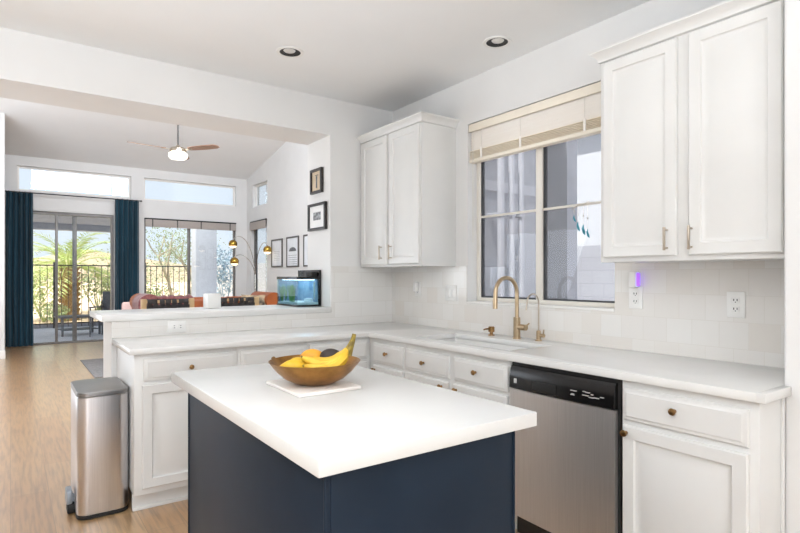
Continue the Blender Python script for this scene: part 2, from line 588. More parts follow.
def window(name, a0, a1, b0, b1, c, axis, mull=(), fw=0.045, m='trim', glass='pane', depth=0.06):
    """frame, mullions and one pane; axis 'y' = window in a wall facing -Y"""
    ax = 'xzy' if axis == 'y' else 'yzx'
    root = struct_root(name)
    g = MB().grid([a0, a0 + fw, a1 - fw, a1], [b0, b0 + fw, b1 - fw, b1], lambda a, b: not (a0 + fw < a < a1 - fw and b0 + fw < b < b1 - fw), c, c + depth, ax, 0.004)
    g.build('window_frame', M[m], root)
    for u, wd in mull:
        k = MB()
        if axis == 'y':
            k.box(u - wd / 2, u + wd / 2, c + 0.005, c + depth - 0.005, b0 + fw, b1 - fw, 0.003)
        else:
            k.box(c + 0.005, c + depth - 0.005, u - wd / 2, u + wd / 2, b0 + fw, b1 - fw, 0.003)
        k.build('mullion', M['alu' if m == 'alu' else m], root)
    k = MB()
    if axis == 'y':
        k.box(a0 + fw - 0.005, a1 - fw + 0.005, c + depth * 0.5 - 0.002, c + depth * 0.5 + 0.002, b0 + fw - 0.005, b1 - fw + 0.005)
    else:
        k.box(c + depth * 0.5 - 0.002, c + depth * 0.5 + 0.002, a0 + fw - 0.005, a1 - fw + 0.005, b0 + fw - 0.005, b1 - fw + 0.005)
    k.build('pane', M[glass], root)
    return root


window('window_2', 2.285, 4.24, 0.62, 2.54, YF + 0.07, 'y', [(3.21, 0.06)], 0.04, 'alu')
window('window_3', 0.098, 2.035, 2.925, 3.39, YF + 0.07, 'y', (), 0.035)
window('window_4', 2.28, 4.24, 2.925, 3.39, YF + 0.07, 'y', (), 0.035)
window('window_5', 11.16, 12.12, 0.62, 2.54, XF + 0.07, 'x', (), 0.04, 'alu')
window('window_6', 11.14, 12.02, 2.88, 3.385, XF + 0.07, 'x', (), 0.035)

# sliding glass door
d1 = struct_root('door_1')
mb = MB().grid([DX0, DX0 + 0.04, DX1 - 0.05, DX1], [0, 0.035, DZ1 - 0.06, DZ1], lambda a, b: not (DX0 + 0.04 < a < DX1 - 0.05 and 0.035 < b < DZ1 - 0.06), YF + 0.03, YF + 0.13, 'xzy', 0.004)
mb.build('door_frame', M['alu'], d1)
for (x, w, y) in ((0.725, 0.045, 0.05), (1.03, 0.075, 0.085)):
    MB().box(x - w / 2, x + w / 2, YF + y - 0.018, YF + y + 0.018, 0.035, DZ1 - 0.06, 0.003).build('stile', M['alu'], d1)
MB().box(DX0 + 0.04, 1.03, YF + 0.048, YF + 0.052, 0.035, DZ1 - 0.06).build('pane', M['pane'], d1)
MB().box(1.03, DX1 - 0.05, YF + 0.083, YF + 0.087, 0.035, DZ1 - 0.06).build('pane', M['pane'], d1)

# kitchen window in its recess
XW = 2.785
w1 = struct_root('window_1')
fw = 0.038
mb = MB().grid([WY0, WY0 + fw, WY1 - fw, WY1], [WZ0, WZ0 + 0.03, WZ1 - fw, WZ1], lambda a, b: not (WY0 + fw < a < WY1 - fw and WZ0 + 0.03 < b < WZ1 - fw), XW, XW + 0.05, 'yzx', 0.004)
mb.build('window_frame', M['vinyl'], w1)
MB().box(XW - 0.004, XW + 0.045, 2.304, 2.354, WZ0 + 0.03, WZ1 - fw, 0.004).build('mullion', M['vinyl'], w1)
for (a0, a1) in ((WY0 + fw, 2.304), (2.354, WY1 - fw)):
    MB().box(XW + 0.008, XW + 0.022, a0, a1, 1.733, 1.748, 0.002).build('muntin', M['vinyl'], w1)
    k = MB().grid([a0, a0 + 0.012, a1 - 0.014, a1], [WZ0 + 0.03, WZ0 + 0.040, WZ1 - fw - 0.01, WZ1 - fw],
                  lambda a, b: not (a0 + 0.012 < a < a1 - 0.014 and WZ0 + 0.040 < b < WZ1 - fw - 0.01), XW + 0.012, XW + 0.034, 'yzx')
    k.build('gasket', M['screen_edge'], w1)
    MB().box(XW + 0.024, XW + 0.028, a0 + 0.008, a1 - 0.008, WZ0 + 0.036, WZ1 - fw - 0.006).build('pane', M['pane_hazy'], w1)
MB().box(XR - 0.012, XR + 0.085, WY0, WY1, WZ0 - 0.012, WZ0 + 0.004, 0.004).build('sill', M['trim'], w1)

# tiled backsplashes
tb = MB().grid([0.783, WY0 - 0.004, WY1 + 0.004, YB - 0.009], [0.914, WZ0 - 0.012, 1.384], lambda a, b: not (WY0 - 0.004 < a < WY1 + 0.004 and b > WZ0 - 0.012), XR - 0.009, XR, 'yzx')
struct('backsplash_right', tb, M['tile_right'])
tb = MB().grid([0.52, 2.095, XR], [0.914, 1.019, 1.39], lambda a, b: a > 2.095 or b < 1.019, YB - 0.009, YB, 'xzy')
struct('backsplash_back', tb, M['tile_back'])

# ------------------------------------------------------------------ cabinets
DRAWER = [(0.0, 0.0), (0.0, -0.010), (0.004, -0.014), (0.012, -0.015), (0.020, -0.021)]
DOOR = [(0.0, 0.0), (0.0, -0.015), (0.005, -0.020), (0.050, -0.020), (0.055, -0.0115), (0.062, -0.0085), (0.070, -0.0085), (0.098, -0.0190)]


def knob(parent, x, z, m, y=-0.021):
    mm = Matrix.Translation((x, y, z)) @ Matrix.Rotation(R(90), 4, 'X')
    MB().lathe([(0.0075, 0.0), (0.0055, 0.006), (0.0055, 0.012), (0.0125, 0.016), (0.0140, 0.021), (0.0120, 0.026), (0.005, 0.0285), (0, 0.029)], mtx=mm, seg=20).build('knob', m, parent)


def bar_pull(parent, x, z0, z1, m, y=-0.02):
    b = MB()
    b.tube([(x, y, z0 + 0.012), (x, y - 0.026, z0 + 0.012)], 0.0045, 10)
    b.tube([(x, y, z1 - 0.012), (x, y - 0.026, z1 - 0.012)], 0.0045, 10)
    b.box(x - 0.005, x + 0.005, y - 0.032, y - 0.022, z0, z1, 0.002)
    b.build('handle', m, parent)


def base_cabinet(name, label, loc, rz, w, depth, drawers, doors, group=None, hollow=False, toe=True, bx0=0.0):
    t = thing(name, label, 'cabinet', loc, rz, group)
    b = MB()
    if hollow:
        b.grid([0, 0.018, w - 0.018, w], [0, 0.018, depth - 0.012, depth], lambda x, y: not (0.018 < x < w - 0.018 and 0.018 < y < depth - 0.012), 0.10, 0.879, 'xyz')
        b.box(0.01, w - 0.01, 0.01, depth - 0.006, 0.10, 0.118)
    else:
        b.box(bx0, w, 0, depth, 0.10, 0.879, 0.002)
    b.build('body', M['cab'], t)
    if toe:
        MB().box(bx0, w, 0.055, 0.07, 0, 0.10).box(bx0, w, 0.043, 0.055, 0, 0.022, 0.004).build('toe_kick', M['cab'], t)
    for (x0, x1, z0, z1, kn) in drawers:
        d = MB().panel(x0, x1, z0, z1, DRAWER).build('drawer', M['cab'], t)
        if kn:
            knob(d, kn[0], kn[1], M['bronze'])
    for (x0, x1, z0, z1, kn) in doors:
        d = MB().panel(x0, x1, z0, z1, DOOR).build('door', M['cab'], t)
        if kn:
            knob(d, kn[0], kn[1], M['bronze'])
    return t


YFC = 3.262   # face of the back run
base_cabinet('base_cabinet', 'white base cabinet at the open end of the back run, beside the steel bin', (0.55, YFC, 0), 0, 0.575, 0.605,
             [(0.045, 0.562, 0.728, 0.852, (0.295, 0.788))], [(0.038, 0.562, 0.135, 0.708, None)])
base_cabinet('base_cabinet', 'white base cabinet in the middle of the back run, behind the fruit bowl', (1.126, YFC, 0), 0, 0.462, 0.605,
             [(0.012, 0.45, 0.728, 0.855, (0.213, 0.792))], [(0.012, 0.45, 0.135, 0.708, None)])
base_cabinet('base_cabinet', 'white base cabinet in the back run next to the inside corner', (1.589, YFC, 0), 0, 0.4885, 0.605,
             [(0.012, 0.462, 0.728, 0.858, (0.205, 0.795))], [(0.012, 0.462, 0.135, 0.708, None)])
XFC = 2.078   # face of the window run
base_cabinet('base_cabinet', 'narrow white base cabinet under the counter between inside corner and sink cabinet', (XFC, 3.262, 0), R(-90), 0.434, 0.61,
             [(0.069, 0.416, 0.708, 0.845, (0.246, 0.785))], [(0.069, 0.416, 0.135, 0.688, (0.099, 0.66))])
base_cabinet('sink_cabinet', 'white sink base cabinet with two drawer fronts below the brass faucet', (XFC, 2.827, 0), R(-90), 0.905, 0.61,
             [(0.016, 0.437, 0.712, 0.845, (0.213, 0.778)), (0.481, 0.895, 0.712, 0.845, (0.67, 0.785))],
             [(0.016, 0.437, 0.135, 0.692, (0.383, 0.662)), (0.481, 0.895, 0.135, 0.692, (0.512, 0.662))], hollow=True)
ec = base_cabinet('base_cabinet', 'white base cabinet at the counter end, right of the dishwasher', (XFC, 1.298, 0), R(-90), 0.512, 0.61,
                  [(0.010, 0.482, 0.715, 0.848, (0.23, 0.793))], [(0.010, 0.482, 0.12, 0.692, (0.030, 0.665))])
MB().box(0.512, 0.522, 0.175, 0.191, 0.0, 0.879, 0.002).build('scribe_strip', M['cab'], ec)


def upper_cabinet(label, loc, w, h, doors, crown_h):
    t = thing('wall_cabinet', label, 'cabinet', loc, R(-90))
    MB().box(0, w, 0, 0.33, 0, h, 0.002).build('body', M['cab'], t)
    # stepped crown moulding wrapping the front and both ends
    prof = [(0.0, -crown_h), (0.010, -crown_h + 0.006), (0.012, -crown_h * 0.62), (0.026, -crown_h * 0.36), (0.034, -crown_h * 0.25), (0.040, -0.010), (0.040, 0.0)]
    lps = []
    for (e, z) in prof:
        lps.append([(-e, -e, h + z), (w + e, -e, h + z), (w + e, 0.33, h + z), (-e, 0.33, h + z)])
    MB().loops(lps).build('crown', M['cab'], t, 50)
    for (x0, x1, z0, z1, hx, hz0, hz1) in doors:
        d = MB().panel(x0, x1, z0, z1, DOOR).build('door', M['cab'], t)
        bar_pull(d, hx, hz0, hz1, M['nickel'])
    return t


upper_cabinet('white two-door wall cabinet left of the window, in the corner', (2.378, 3.868, 1.383), 0.826, 1.085,
              [(0.03, 0.404, 0.018, 1.02, 0.342, 0.055, 0.165), (0.434, 0.810, 0.018, 1.02, 0.474, 0.055, 0.165)], 0.06)
upper_cabinet('large white two-door wall cabinet right of the window', (2.378, 1.602, 1.377), 0.802, 1.04,
              [(0.022, 0.384, 0.022, 0.975, 0.345, 0.045, 0.148), (0.435, 0.786, 0.022, 0.975, 0.451, 0.045, 0.148)], 0.058)

# ------------------------------------------------------------------ counters and sink
SX0, SX1, SY0, SY1 = 2.155, 2.50, 2.0, 2.82
XC0, YC0 = 2.046, 3.23
ct = MB().grid([0.521, XC0, SX0, SX1, XR - 0.001], [0.783, SY0, SY1, YC0, YB - 0.001],
               lambda a, b: (b > YC0 or a > XC0) and not (SX0 < a < SX1 and SY0 < b < SY1), 0.880, 0.914, 'xyz', 0.003)
ct.box(XC0, 2.268, 0.757, 0.786, 0.880, 0.914, 0.003)
tag(ct.build('countertop', M['quartz']), 'L-shaped white quartz countertop running under the window and along the half wall', 'countertop')
tag(MB().box(0.462, 2.088, YB - 0.02, 4.47, 1.02, 1.061, 0.004).build('bar_counter', M['quartz']), 'raised white quartz bar top on the half wall', 'countertop')

sk = thing('kitchen_sink', 'white undermount sink set in the counter below the window', 'sink', (0, 0, 0))
mb = MB()
o_ = [(x, y) for x, y in rrect(SX0 - 0.003, SX1 + 0.003, SY0 - 0.003, SY1 + 0.003, 0.03)]
i_ = [(x, y) for x, y in rrect(SX0 + 0.002, SX1 - 0.002, SY0 + 0.002, SY1 - 0.002, 0.03)]
b_ = [(x, y) for x, y in rrect(SX0 + 0.015, SX1 - 0.015, SY0 + 0.015, SY1 - 0.015, 0.04)]
z = lambda pts, h: [(x, y, h) for x, y in pts]
mb.loops([z(o_, 0.66), z(o_, 0.8795), z(i_, 0.8795), z(b_, 0.69), z(b_, 0.68)])
mb.build('basin', M['basin'], sk)
MB().lathe([(0, 0.683), (0.04, 0.683), (0.045, 0.681)], ((SX0 + SX1) / 2, 2.4, 0)).build('drain', M['chrome'], sk)

# ------------------------------------------------------------------ taps
fa = thing('kitchen_faucet', 'tall brushed brass gooseneck faucet behind the sink', 'faucet', (2.60, 2.352, 0.914))
MB().lathe([(0, 0), (0.027, 0), (0.027, 0.006), (0.022, 0.008), (0.022, 0.13), (0.0225, 0.135), (0.016, 0.137), (0, 0.137)], seg=28).build('base', M['brass'], fa)
pts = [(0, 0, 0.13), (0, 0, 0.20), (0, 0, 0.285)] + arc((-0.095, 0, 0.29), 0.095, 0, PI, 18, (1, 0, 0), (0, 0, 1)) + [(-0.192, 0, 0.26)]
MB().tube(pts, 0.0125, 16).build('spout', M['brass'], fa)
MB().tube([(-0.192, 0, 0.262), (-0.193, 0, 0.245), (-0.194, 0, 0.195)], [0.0135, 0.0155, 0.0145], 16).build('spray_head', M['brass'], fa)
hd = MB().tube([(0, -0.018, 0.075), (0, -0.075, 0.075)], 0.019, 18).build('handle', M['brass'], fa)
MB().tube([(0.0, -0.068, 0.078), (0.03, -0.074, 0.10)], 0.005, 10).build('lever', M['brass'], hd)

ff = thing('filter_faucet', 'slim pale filtered-water tap right of the gooseneck faucet', 'faucet', (2.62, 2.195, 0.914))
MB().lathe([(0, 0), (0.021, 0), (0.021, 0.006), (0.014, 0.009), (0.014, 0.06), (0.009, 0.064), (0, 0.064)], seg=24).build('base', M['brass'], ff)
pts = [(0, 0, 0.06), (0, 0, 0.15), (0, 0, 0.23)] + arc((-0.052, 0, 0.235), 0.052, 0, PI * 0.93, 14, (1, 0, 0), (0, 0, 1)) + [(-0.112, 0, 0.19)]
MB().tube(pts, 0.0048, 10).build('spout', M['nickel'], ff)
hd = MB().tube([(0, -0.01, 0.034), (0, -0.042, 0.034)], 0.0115, 14).build('handle', M['brass'], ff)
MB().tube([(0, -0.036, 0.036), (0, -0.04, 0.072)], [0.004, 0.003], 8).build('lever', M['brass'], hd)

sd = thing('soap_dispenser', 'short brass soap pump left of the gooseneck faucet', 'soap dispenser', (2.61, 2.585, 0.914))
MB().lathe([(0, 0), (0.023, 0), (0.022, 0.005), (0.011, 0.008), (0.011, 0.022), (0.021, 0.024), (0.021, 0.056), (0.017, 0.06), (0, 0.06)], seg=24).build('body', M['bronze'], sd)
MB().tube([(-0.015, 0, 0.045), (-0.06, 0, 0.045), (-0.07, 0, 0.041)], [0.006, 0.005, 0.005], 10).build('spout', M['bronze'], sd)

# ------------------------------------------------------------------ dishwasher
dw = thing('dishwasher', 'stainless steel dishwasher with black control panel built into the window run', 'dishwasher', (XFC, 1.910, 0), R(-90))
MB().box(0.0, 0.608, 0.0, 0.60, 0.10, 0.872).build('body', M['blackm'], dw)
mb = MB()
# slightly bowed steel front, turned back at both sides
n = 14
lo, hi = [], []
prof = []
for i in range(n + 1):
    x = 0.008 + 0.584 * i / n
    bow = 0.010 * (1 - (2 * i / n - 1) ** 2)
    prof.append((x, -0.024 - bow))
poly = [(0.592, -0.001), (0.008, -0.001)] + prof
mb.loops([[(x, y, 0.115) for x, y in poly], [(x, y, 0.744) for x, y in poly]])
mb.build('door', M['steel'], dw, 25)
cp = MB()
lp = []
for z_, e in ((0.748, 0.004), (0.752, 0.0), (0.800, 0.002), (0.842, 0.010), (0.858, 0.018)):
    lp.append([(0.006, -0.001, z_), (0.594, -0.001, z_)] + [(x, y - 0.008 + e, z_) for x, y in reversed(prof)])
cp.loops(lp)
cpo = cp.build('control_panel', M['black'], dw, 30)
MB().box(0.165, 0.305, -0.0445, -0.039, 0.758, 0.805, 0.004).build('pocket_handle', M['blackm'], cpo)
MB().box(0.045, 0.062, -0.0385, -0.036, 0.777, 0.800).build('badge', M['mark'], cpo)
random.seed(3)
mk = [MB(), MB()]
for (x, z_, w_) in ((0.385, 0.797, 0.03), (0.39, 0.782, 0.012), (0.385, 0.778, 0.02), (0.448, 0.802, 0.012), (0.462, 0.800, 0.02), (0.446, 0.786, 0.03), (0.478, 0.781, 0.022), (0.500, 0.783, 0.026), (0.488, 0.794, 0.010), (0.532, 0.790, 0.016)):
    mk[x > 0.43].box(x, x + w_, -0.0455 + 0.022 * abs(x / 0.3 - 1) ** 2 * 0.45, -0.030, z_, z_ + 0.0035)
for q in mk:
    q.build('button_lettering', M['mark'], cpo)
MB().box(0.006, 0.602, 0.03, 0.05, 0.0, 0.112).build('kick_plate', M['black'], dw)
MB().box(0.594, 0.608, -0.004, 0.0, 0.10, 0.874).build('side_gap', M['blackm'], dw)

# ------------------------------------------------------------------ island
isl = thing('island_cabinet', 'dark navy kitchen island base under a white slab', 'cabinet', (0, 0, 0))
IX0, IX1, IY0, IY1 = 0.572, 1.182, 1.082, 2.222
MB().box(IX0, IX1, IY0, IY1, 0.0, 0.8725, 0.003).build('body', M['navy'], isl)
for (x, y) in ((IX0, IY0), (IX1, IY0), (IX0, IY1), (IX1, IY1)):
    MB().box(x - 0.004, x + 0.004, y - 0.004, y + 0.004, 0, 0.8725, 0.003).build('corner_bead', M['navy'], isl)
MB().box(IX0 + 0.012, IX1 - 0.018, IY0 - 0.004, IY0, 0.0, 0.8725, 0.002).build('front_panel', M['navy'], isl)
tag(MB().box(0.536, 1.241, 1.045, 2.359, 0.873, 0.914, 0.003).build('island_countertop', M['quartz']), 'thick white quartz slab on top of the navy island', 'countertop')

# ------------------------------------------------------------------ fruit bowl on its board
tag(MB().box(0.757, 0.995, 1.612, 1.893, 0.9145, 0.9265, 0.003).build('serving_board', M['marble']), 'rectangular pale stone board under the fruit bowl', 'board')
BC = Vector((0.884, 1.752, 0.927))
fb = thing('fruit_bowl', 'wide shallow hammered bronze bowl on the pale board', 'bowl', BC)
MB().lathe([(0, 0), (0.065, 0), (0.075, 0.004), (0.105, 0.020), (0.135, 0.045), (0.158, 0.073), (0.163, 0.080), (0.1605, 0.081), (0.155, 0.074), (0.132, 0.048), (0.10, 0.024), (0.07, 0.010), (0, 0.007)], seg=56).build('bowl_shell', M['bowl'], fb, 60)


def banana(p_tip, p_mid, p_stem, r, parent, name='banana', n=16):
    a, b, c = Vector(p_tip), Vector(p_mid), Vector(p_stem)
    pts, rr = [], []
    for i in range(n + 1):
        t = i / n
        pts.append(a * (1 - t) ** 2 + b * 2 * t * (1 - t) + c * t * t)
        e = min(1, (0.28 + 4.6 * t) if t < 0.16 else 1, (0.36 + 3.2 * (1 - t)) if t > 0.80 else 1)
        rr.append(r * e)
    m = MB()
    m.tube(pts, rr, 7)
    o = m.build(name, M['banana'], parent, 50)
    d = (a - pts[1]).normalized()
    MB().tube([pts[0] - d * 0.001, pts[0] + d * 0.007], [rr[0] * 1.02, rr[0] * 0.7], 7).build('blossom_tip', M['banana_tip'], o)
    return o


# camera-right in the ground plane is (.812,-.584); the bunch lies along it with its crown at the right rim
rt = Vector((0.812, -0.584, 0))
fw_ = Vector((0.584, 0.812, 0))
bn = thing('banana_bunch', 'bunch of ripe bananas lying in the bowl with stems pointing up', 'fruit', BC)
P = lambda a, b, h: rt * a + fw_ * b + Vector((0, 0, h))
crown = P(0.125, -0.01, 0.125)
for (tip, mid) in ((P(-0.035, -0.045, 0.098), P(0.075, -0.075, 0.040)), (P(-0.022, -0.085, 0.074), P(0.085, -0.10, 0.046)), (P(-0.04, -0.005, 0.090), P(0.07, -0.01, 0.045)), (P(0.0, -0.10, 0.062), P(0.10, -0.095, 0.05))):
    stem_end = crown + (tip - crown).normalized() * 0.012
    banana(tip, mid, stem_end, 0.0185, bn)
MB().tube([crown + P(-0.008, 0, -0.022), crown, crown + P(0.012, 0.006, 0.03), crown + P(0.016, 0.008, 0.05)], [0.017, 0.014, 0.0085, 0.0075], 9).build('stem', M['banana_tip'], bn)


def fruit(name, label, m, c, rx, ry, rz, rot=0, tipped=0.0):
    t = bmesh.new()
    bmesh.ops.create_uvsphere(t, u_segments=24, v_segments=16, radius=1)
    for q in t.verts:
        k = 1 + tipped * max(0, abs(q.co.x) - 0.75) * 2
        q.co = Vector((q.co.x * rx * k, q.co.y * ry, q.co.z * rz))
    mb = MB(Matrix.Translation(BC + Vector(c)) @ Matrix.Rotation(rot, 4, 'Z'))
    mb.merge(t)
    o = mb.build(name, m, None, 60)
    o2 = tag(o, label, 'fruit')
    return o2


fruit('lemon', 'yellow lemon on the left side of the bronze bowl', M['lemon'], P(-0.068, -0.045, 0.062), 0.040, 0.028, 0.028, R(-30), 0.5)
fruit('lemon', 'second yellow lemon behind the first, nearer the bowl back', M['lemon'], P(-0.068, 0.022, 0.060), 0.038, 0.028, 0.028, R(10), 0.5)
fruit('mango', 'orange-yellow mango behind the bananas, left of the avocado', M['mango'], P(-0.020, 0.066, 0.080), 0.045, 0.034, 0.032, R(-36), 0)
fruit('avocado', 'dark brown avocado behind the bananas', M['avocado'], P(0.050, 0.048, 0.086), 0.040, 0.030, 0.030, R(-36), 0)

# ------------------------------------------------------------------ bin
bx0, bx1, by0, by1 = 0.288, 0.540, 3.335, 3.78
bin_ = thing('step_bin', 'tall brushed steel step bin standing at the end of the base cabinets', 'bin', (0, 0, 0))
pl = rrect(bx0, bx1, by0, by1, 0.055, 7)
shr = lambda pts, k: [((x - (bx0 + bx1) / 2) * k + (bx0 + bx1) / 2, (y - (by0 + by1) / 2) * k + (by0 + by1) / 2) for x, y in pts]
MB().loops([z(shr(pl, 0.985), 0.022), z(pl, 0.028), z(pl, 0.655), z(shr(pl, 0.985), 0.658)]).build('body', M['steel_can'], bin_, 40)
MB().loops([z(shr(pl, 0.97), 0.0), z(shr(pl, 1.005), 0.004), z(shr(pl, 1.005), 0.022), z(shr(pl, 0.97), 0.024)]).build('base_ring', M['blackm'], bin_)
MB().loops([z(shr(pl, 0.95), 0.657), z(shr(pl, 1.008), 0.660), z(shr(pl, 1.008), 0.678), z(shr(pl, 0.99), 0.684), z(shr(pl, 0.80), 0.690), z(shr(pl, 0.4), 0.692)]).build('lid', M['steel_lid'], bin_, 30)
pd = MB().box(bx0 - 0.040, bx0 - 0.010, 3.475, 3.575, 0.052, 0.128, 0.008).box(bx0 - 0.014, bx0 + 0.004, 3.50, 3.55, 0.06, 0.09).build('pedal', M['utility_light'], bin_)
MB().box(bx0 - 0.034, bx0 + 0.004, 3.48, 3.57, 0.0, 0.052, 0.006).build('pedal_housing', M['blackm'], bin_)


# ------------------------------------------------------------------ wall plates
def plate(name, label, cat, loc, rz, w, h, kind, group=None):
    """plate facing local -Y"""
    t = thing(name, label, cat, loc, rz, group)
    MB().box(-w / 2, w / 2, -0.006, 0, -h / 2, h / 2, 0.003).build('cover_plate', M['white_plastic'], t)
    if kind == 'outlet' or kind == 'outlet_h':
        s = 1 if kind == 'outlet' else 0
        for q in (-1, 1):
            cx, cz = (0, q * 0.02) if s else (q * 0.02, 0)
            k = MB().box(cx - 0.017 + 0.004 * (1 - s), cx + 0.017 - 0.004 * (1 - s), -0.008, -0.005, cz - 0.014, cz + 0.014, 0.003).build('receptacle', M['white_plastic'], t)
            sl = MB()
            if s:
                sl.box(cx - 0.009, cx - 0.005, -0.0085, -0.0075, cz - 0.003, cz + 0.007)
                sl.box(cx + 0.005, cx + 0.009, -0.0085, -0.0075, cz - 0.003, cz + 0.007)
                sl.box(cx - 0.0025, cx + 0.0025, -0.0085, -0.0075, cz - 0.010, cz - 0.006)
            else:
                sl.box(cx - 0.003, cx + 0.007, -0.0085, -0.0075, cz + 0.005, cz + 0.009)
                sl.box(cx - 0.003, cx + 0.007, -0.0085, -0.0075, cz - 0.009, cz - 0.005)
            sl.build('slots', M['screen_edge'], k)
    elif kind == 'switch':
        for q in (-0.5, 0.5):
            MB().box(q * 0.046 - 0.016, q * 0.046 + 0.016, -0.009, -0.005, -0.033, 0.033, 0.003).build('rocker', M['white_plastic'], t)
    return t


XT = XR - 0.009
plate('wall_outlet', 'white outlet plate on the tiles below the large wall cabinet', 'outlet', (XT, 1.114, 1.178), R(-90), 0.078, 0.118, 'outlet')
plate('wall_outlet', 'white outlet plate beside the window with the violet night light plugged in', 'outlet', (XT, 1.602, 1.195), R(-90), 0.078, 0.118, 'outlet')
plate('light_switch', 'white double rocker switch on the tiles left of the window', 'switch', (XT, 3.085, 1.183), R(-90), 0.12, 0.118, 'switch')
plate('wall_outlet', 'white outlet plate on the tiles below the corner wall cabinet', 'outlet', (XT, 3.49, 1.205), R(-90), 0.078, 0.118, 'outlet')
plate('wall_outlet', 'white sideways outlet plate low on the half wall tiles', 'outlet', (0.915, YB - 0.009, 0.968), 0, 0.118, 0.076, 'outlet_h')
nl = thing('night_light', 'small white plug-in night light glowing violet on the outlet beside the window', 'night light', (XT - 0.009, 1.60, 1.275), R(-90))
MB().box(-0.022, 0.022, -0.034, 0.0, -0.028, 0.060, 0.008).build('housing', M['white_plastic'], nl)
MB().box(0.0225, 0.028, -0.030, -0.004, -0.018, 0.050, 0.002).build('glow_panel', M['purple'], nl)
ch = thing('plug_charger', 'tiny white charger plugged into the outlet below the corner wall cabinet', 'charger', (XT - 0.009, 3.49, 1.222), R(-90))
MB().box(-0.014, 0.014, -0.035, 0, -0.035, 0.035, 0.005).build('housing', M['white_plastic'], ch)

# ------------------------------------------------------------------ kitchen blind
bl = thing('window_blind', 'raised cream slatted blind across the top of the kitchen window', 'blind', (0, 0, 0))
by_0, by_1 = WY0 + 0.006, WY1 - 0.004
MB().box(2.702, 2.716, by_0, by_1, 2.352, 2.408, 0.003).build('valance', M['rail'], bl)
MB().box(2.718, 2.765, by_0 + 0.005, by_1 - 0.005, 2.372, 2.408).build('head_rail', M['blackm'], bl)
sl = MB()
for k in range(7):
    zz = 2.345 - 0.0195 * k
    sl.box(-0.024, 0.024, by_0 + 0.004, by_1 - 0.004, -0.0013, 0.0013, mtx=Matrix.Translation((2.735, 0, zz)) @ Matrix.Rotation(R(62), 4, 'Y'))
sl.build('slats', M['blind'], bl)
sg = MB()
for k in range(6):
    zz = 2.211 - 0.0100 * k
    sg.box(2.709, 2.760, by_0 + 0.004, by_1 - 0.004, zz - 0.0024, zz + 0.0024)
sg.build('gathered_slats', M['blind_gather'], bl)
MB().box(2.706, 2.762, by_0 + 0.002, by_1 - 0.002, 2.130, 2.156, 0.005).build('bottom_rail', M['rail'], bl)
for y in (2.78, 2.42, 1.93):
    MB().box(2.7045, 2.7075, y - 0.008, y + 0.008, 2.15, 2.225).build('ladder_tape', M['blind'], bl)
    MB().tube([(2.707, y, 2.155), (2.707, y, 2.37)], 0.0016, 6).build('cord', M['cord'], bl)
MB().tube([(2.704, 2.862, 2.36), (2.703, 2.862, 2.1), (2.703, 2.862, 1.80), (2.703, 2.862, 1.55)], 0.0022, 6).build('wand', M['cord'], bl)

# suncatcher hanging from the muntin
sc = thing('suncatcher', 'teal beaded suncatcher hanging from the right window muntin', 'suncatcher', (XW - 0.006, 2.00, 1.735))
MB().tube([(0, -0.05, 0.02), (0, -0.02, 0.004), (0, 0.03, 0.0), (0, 0.075, -0.02)], 0.0022, 6).build('twig', M['bark'], sc)
M['teal_feather'] = mat('teal_feather', '#1f7f8c', '#3d9bb0', 0.5, scale=60)
for (y, L_, w_) in ((0.055, 0.06, 0.012), (0.028, 0.10, 0.018), (-0.01, 0.12, 0.02), (-0.04, 0.15, 0.016)):
    s_ = MB().tube([(0, y, 0), (0, y, -L_)], 0.0009, 5).build('string', M['cord'], sc)
    f = MB()
    f.tube([(0, y, -L_ + 0.003), (0, y + 0.004, -L_ - w_), (0, y - 0.004, -L_ - 2.2 * w_), (0, y - 0.012, -L_ - 3.1 * w_)], [0.002, w_ * 0.42, w_ * 0.5, 0.001], 8, flat=0.35)
    f.build('feather', M['teal_feather'], s_)
    MB().lathe([(0, -0.006), (0.005, -0.003), (0.005, 0.003), (0, 0.006)], (0, y, -L_ * 0.55), 10).build('bead', M['chrome'], s_)

# ------------------------------------------------------------------ recessed lights
def can_light(x, y, label):
    t = thing('recessed_light', label, 'ceiling light', (x, y, ZC))
    MB().lathe([(0.066, 0.0), (0.066, -0.004), (0.085, -0.005), (0.087, -0.001), (0.087, 0.0)], seg=40).build('trim_ring', M['white_plastic'], t, 50)
    MB().lathe([(0.0665, -0.0035), (0.060, -0.0025), (0.052, -0.0015), (0.046, -0.001), (0, -0.0008)], seg=40).build('baffle', M['blackm'], t)
    MB(Matrix.Translation((-0.013, -0.019, 0))).lathe([(0, -0.012), (0.018, -0.011), (0.034, -0.006), (0.038, -0.0012)], seg=28).build('bulb', M['bulb'], t, 60)
    return t


can_light(1.45, 3.22, 'black-baffled recessed ceiling light in front of the header')
can_light(2.416, 2.345, 'black-baffled recessed ceiling light above the kitchen window')


# ------------------------------------------------------------------ aquarium
AX0, AX1, AY0, AY1, AZ = 1.872, 2.084, 4.02, 4.43, 1.0615
aq = thing('aquarium', 'small planted aquarium with black hood at the right end of the bar top', 'aquarium', (0, 0, 0))
MB().box(AX0 - 0.003, AX1, AY0 - 0.003, AY1, AZ, AZ + 0.014, 0.002).build('base_trim', M['black'], aq)
k = MB().grid([AX0, AX0 + 0.004, AX1 - 0.02, AX1 - 0.016], [AY0, AY0 + 0.004, AY1 - 0.008, AY1 - 0.004], lambda a, b: a < AX0 + 0.004 or a > AX1 - 0.02 or b < AY0 + 0.004 or b > AY1 - 0.008, AZ + 0.014, AZ + 0.225, 'xyz')
k.build('tank_glass', M['tank'], aq)
MB().box(AX0 + 0.006, AX1 - 0.022, AY0 + 0.006, AY1 - 0.010, AZ + 0.015, AZ + 0.035).build('gravel', M['gravel'], aq)
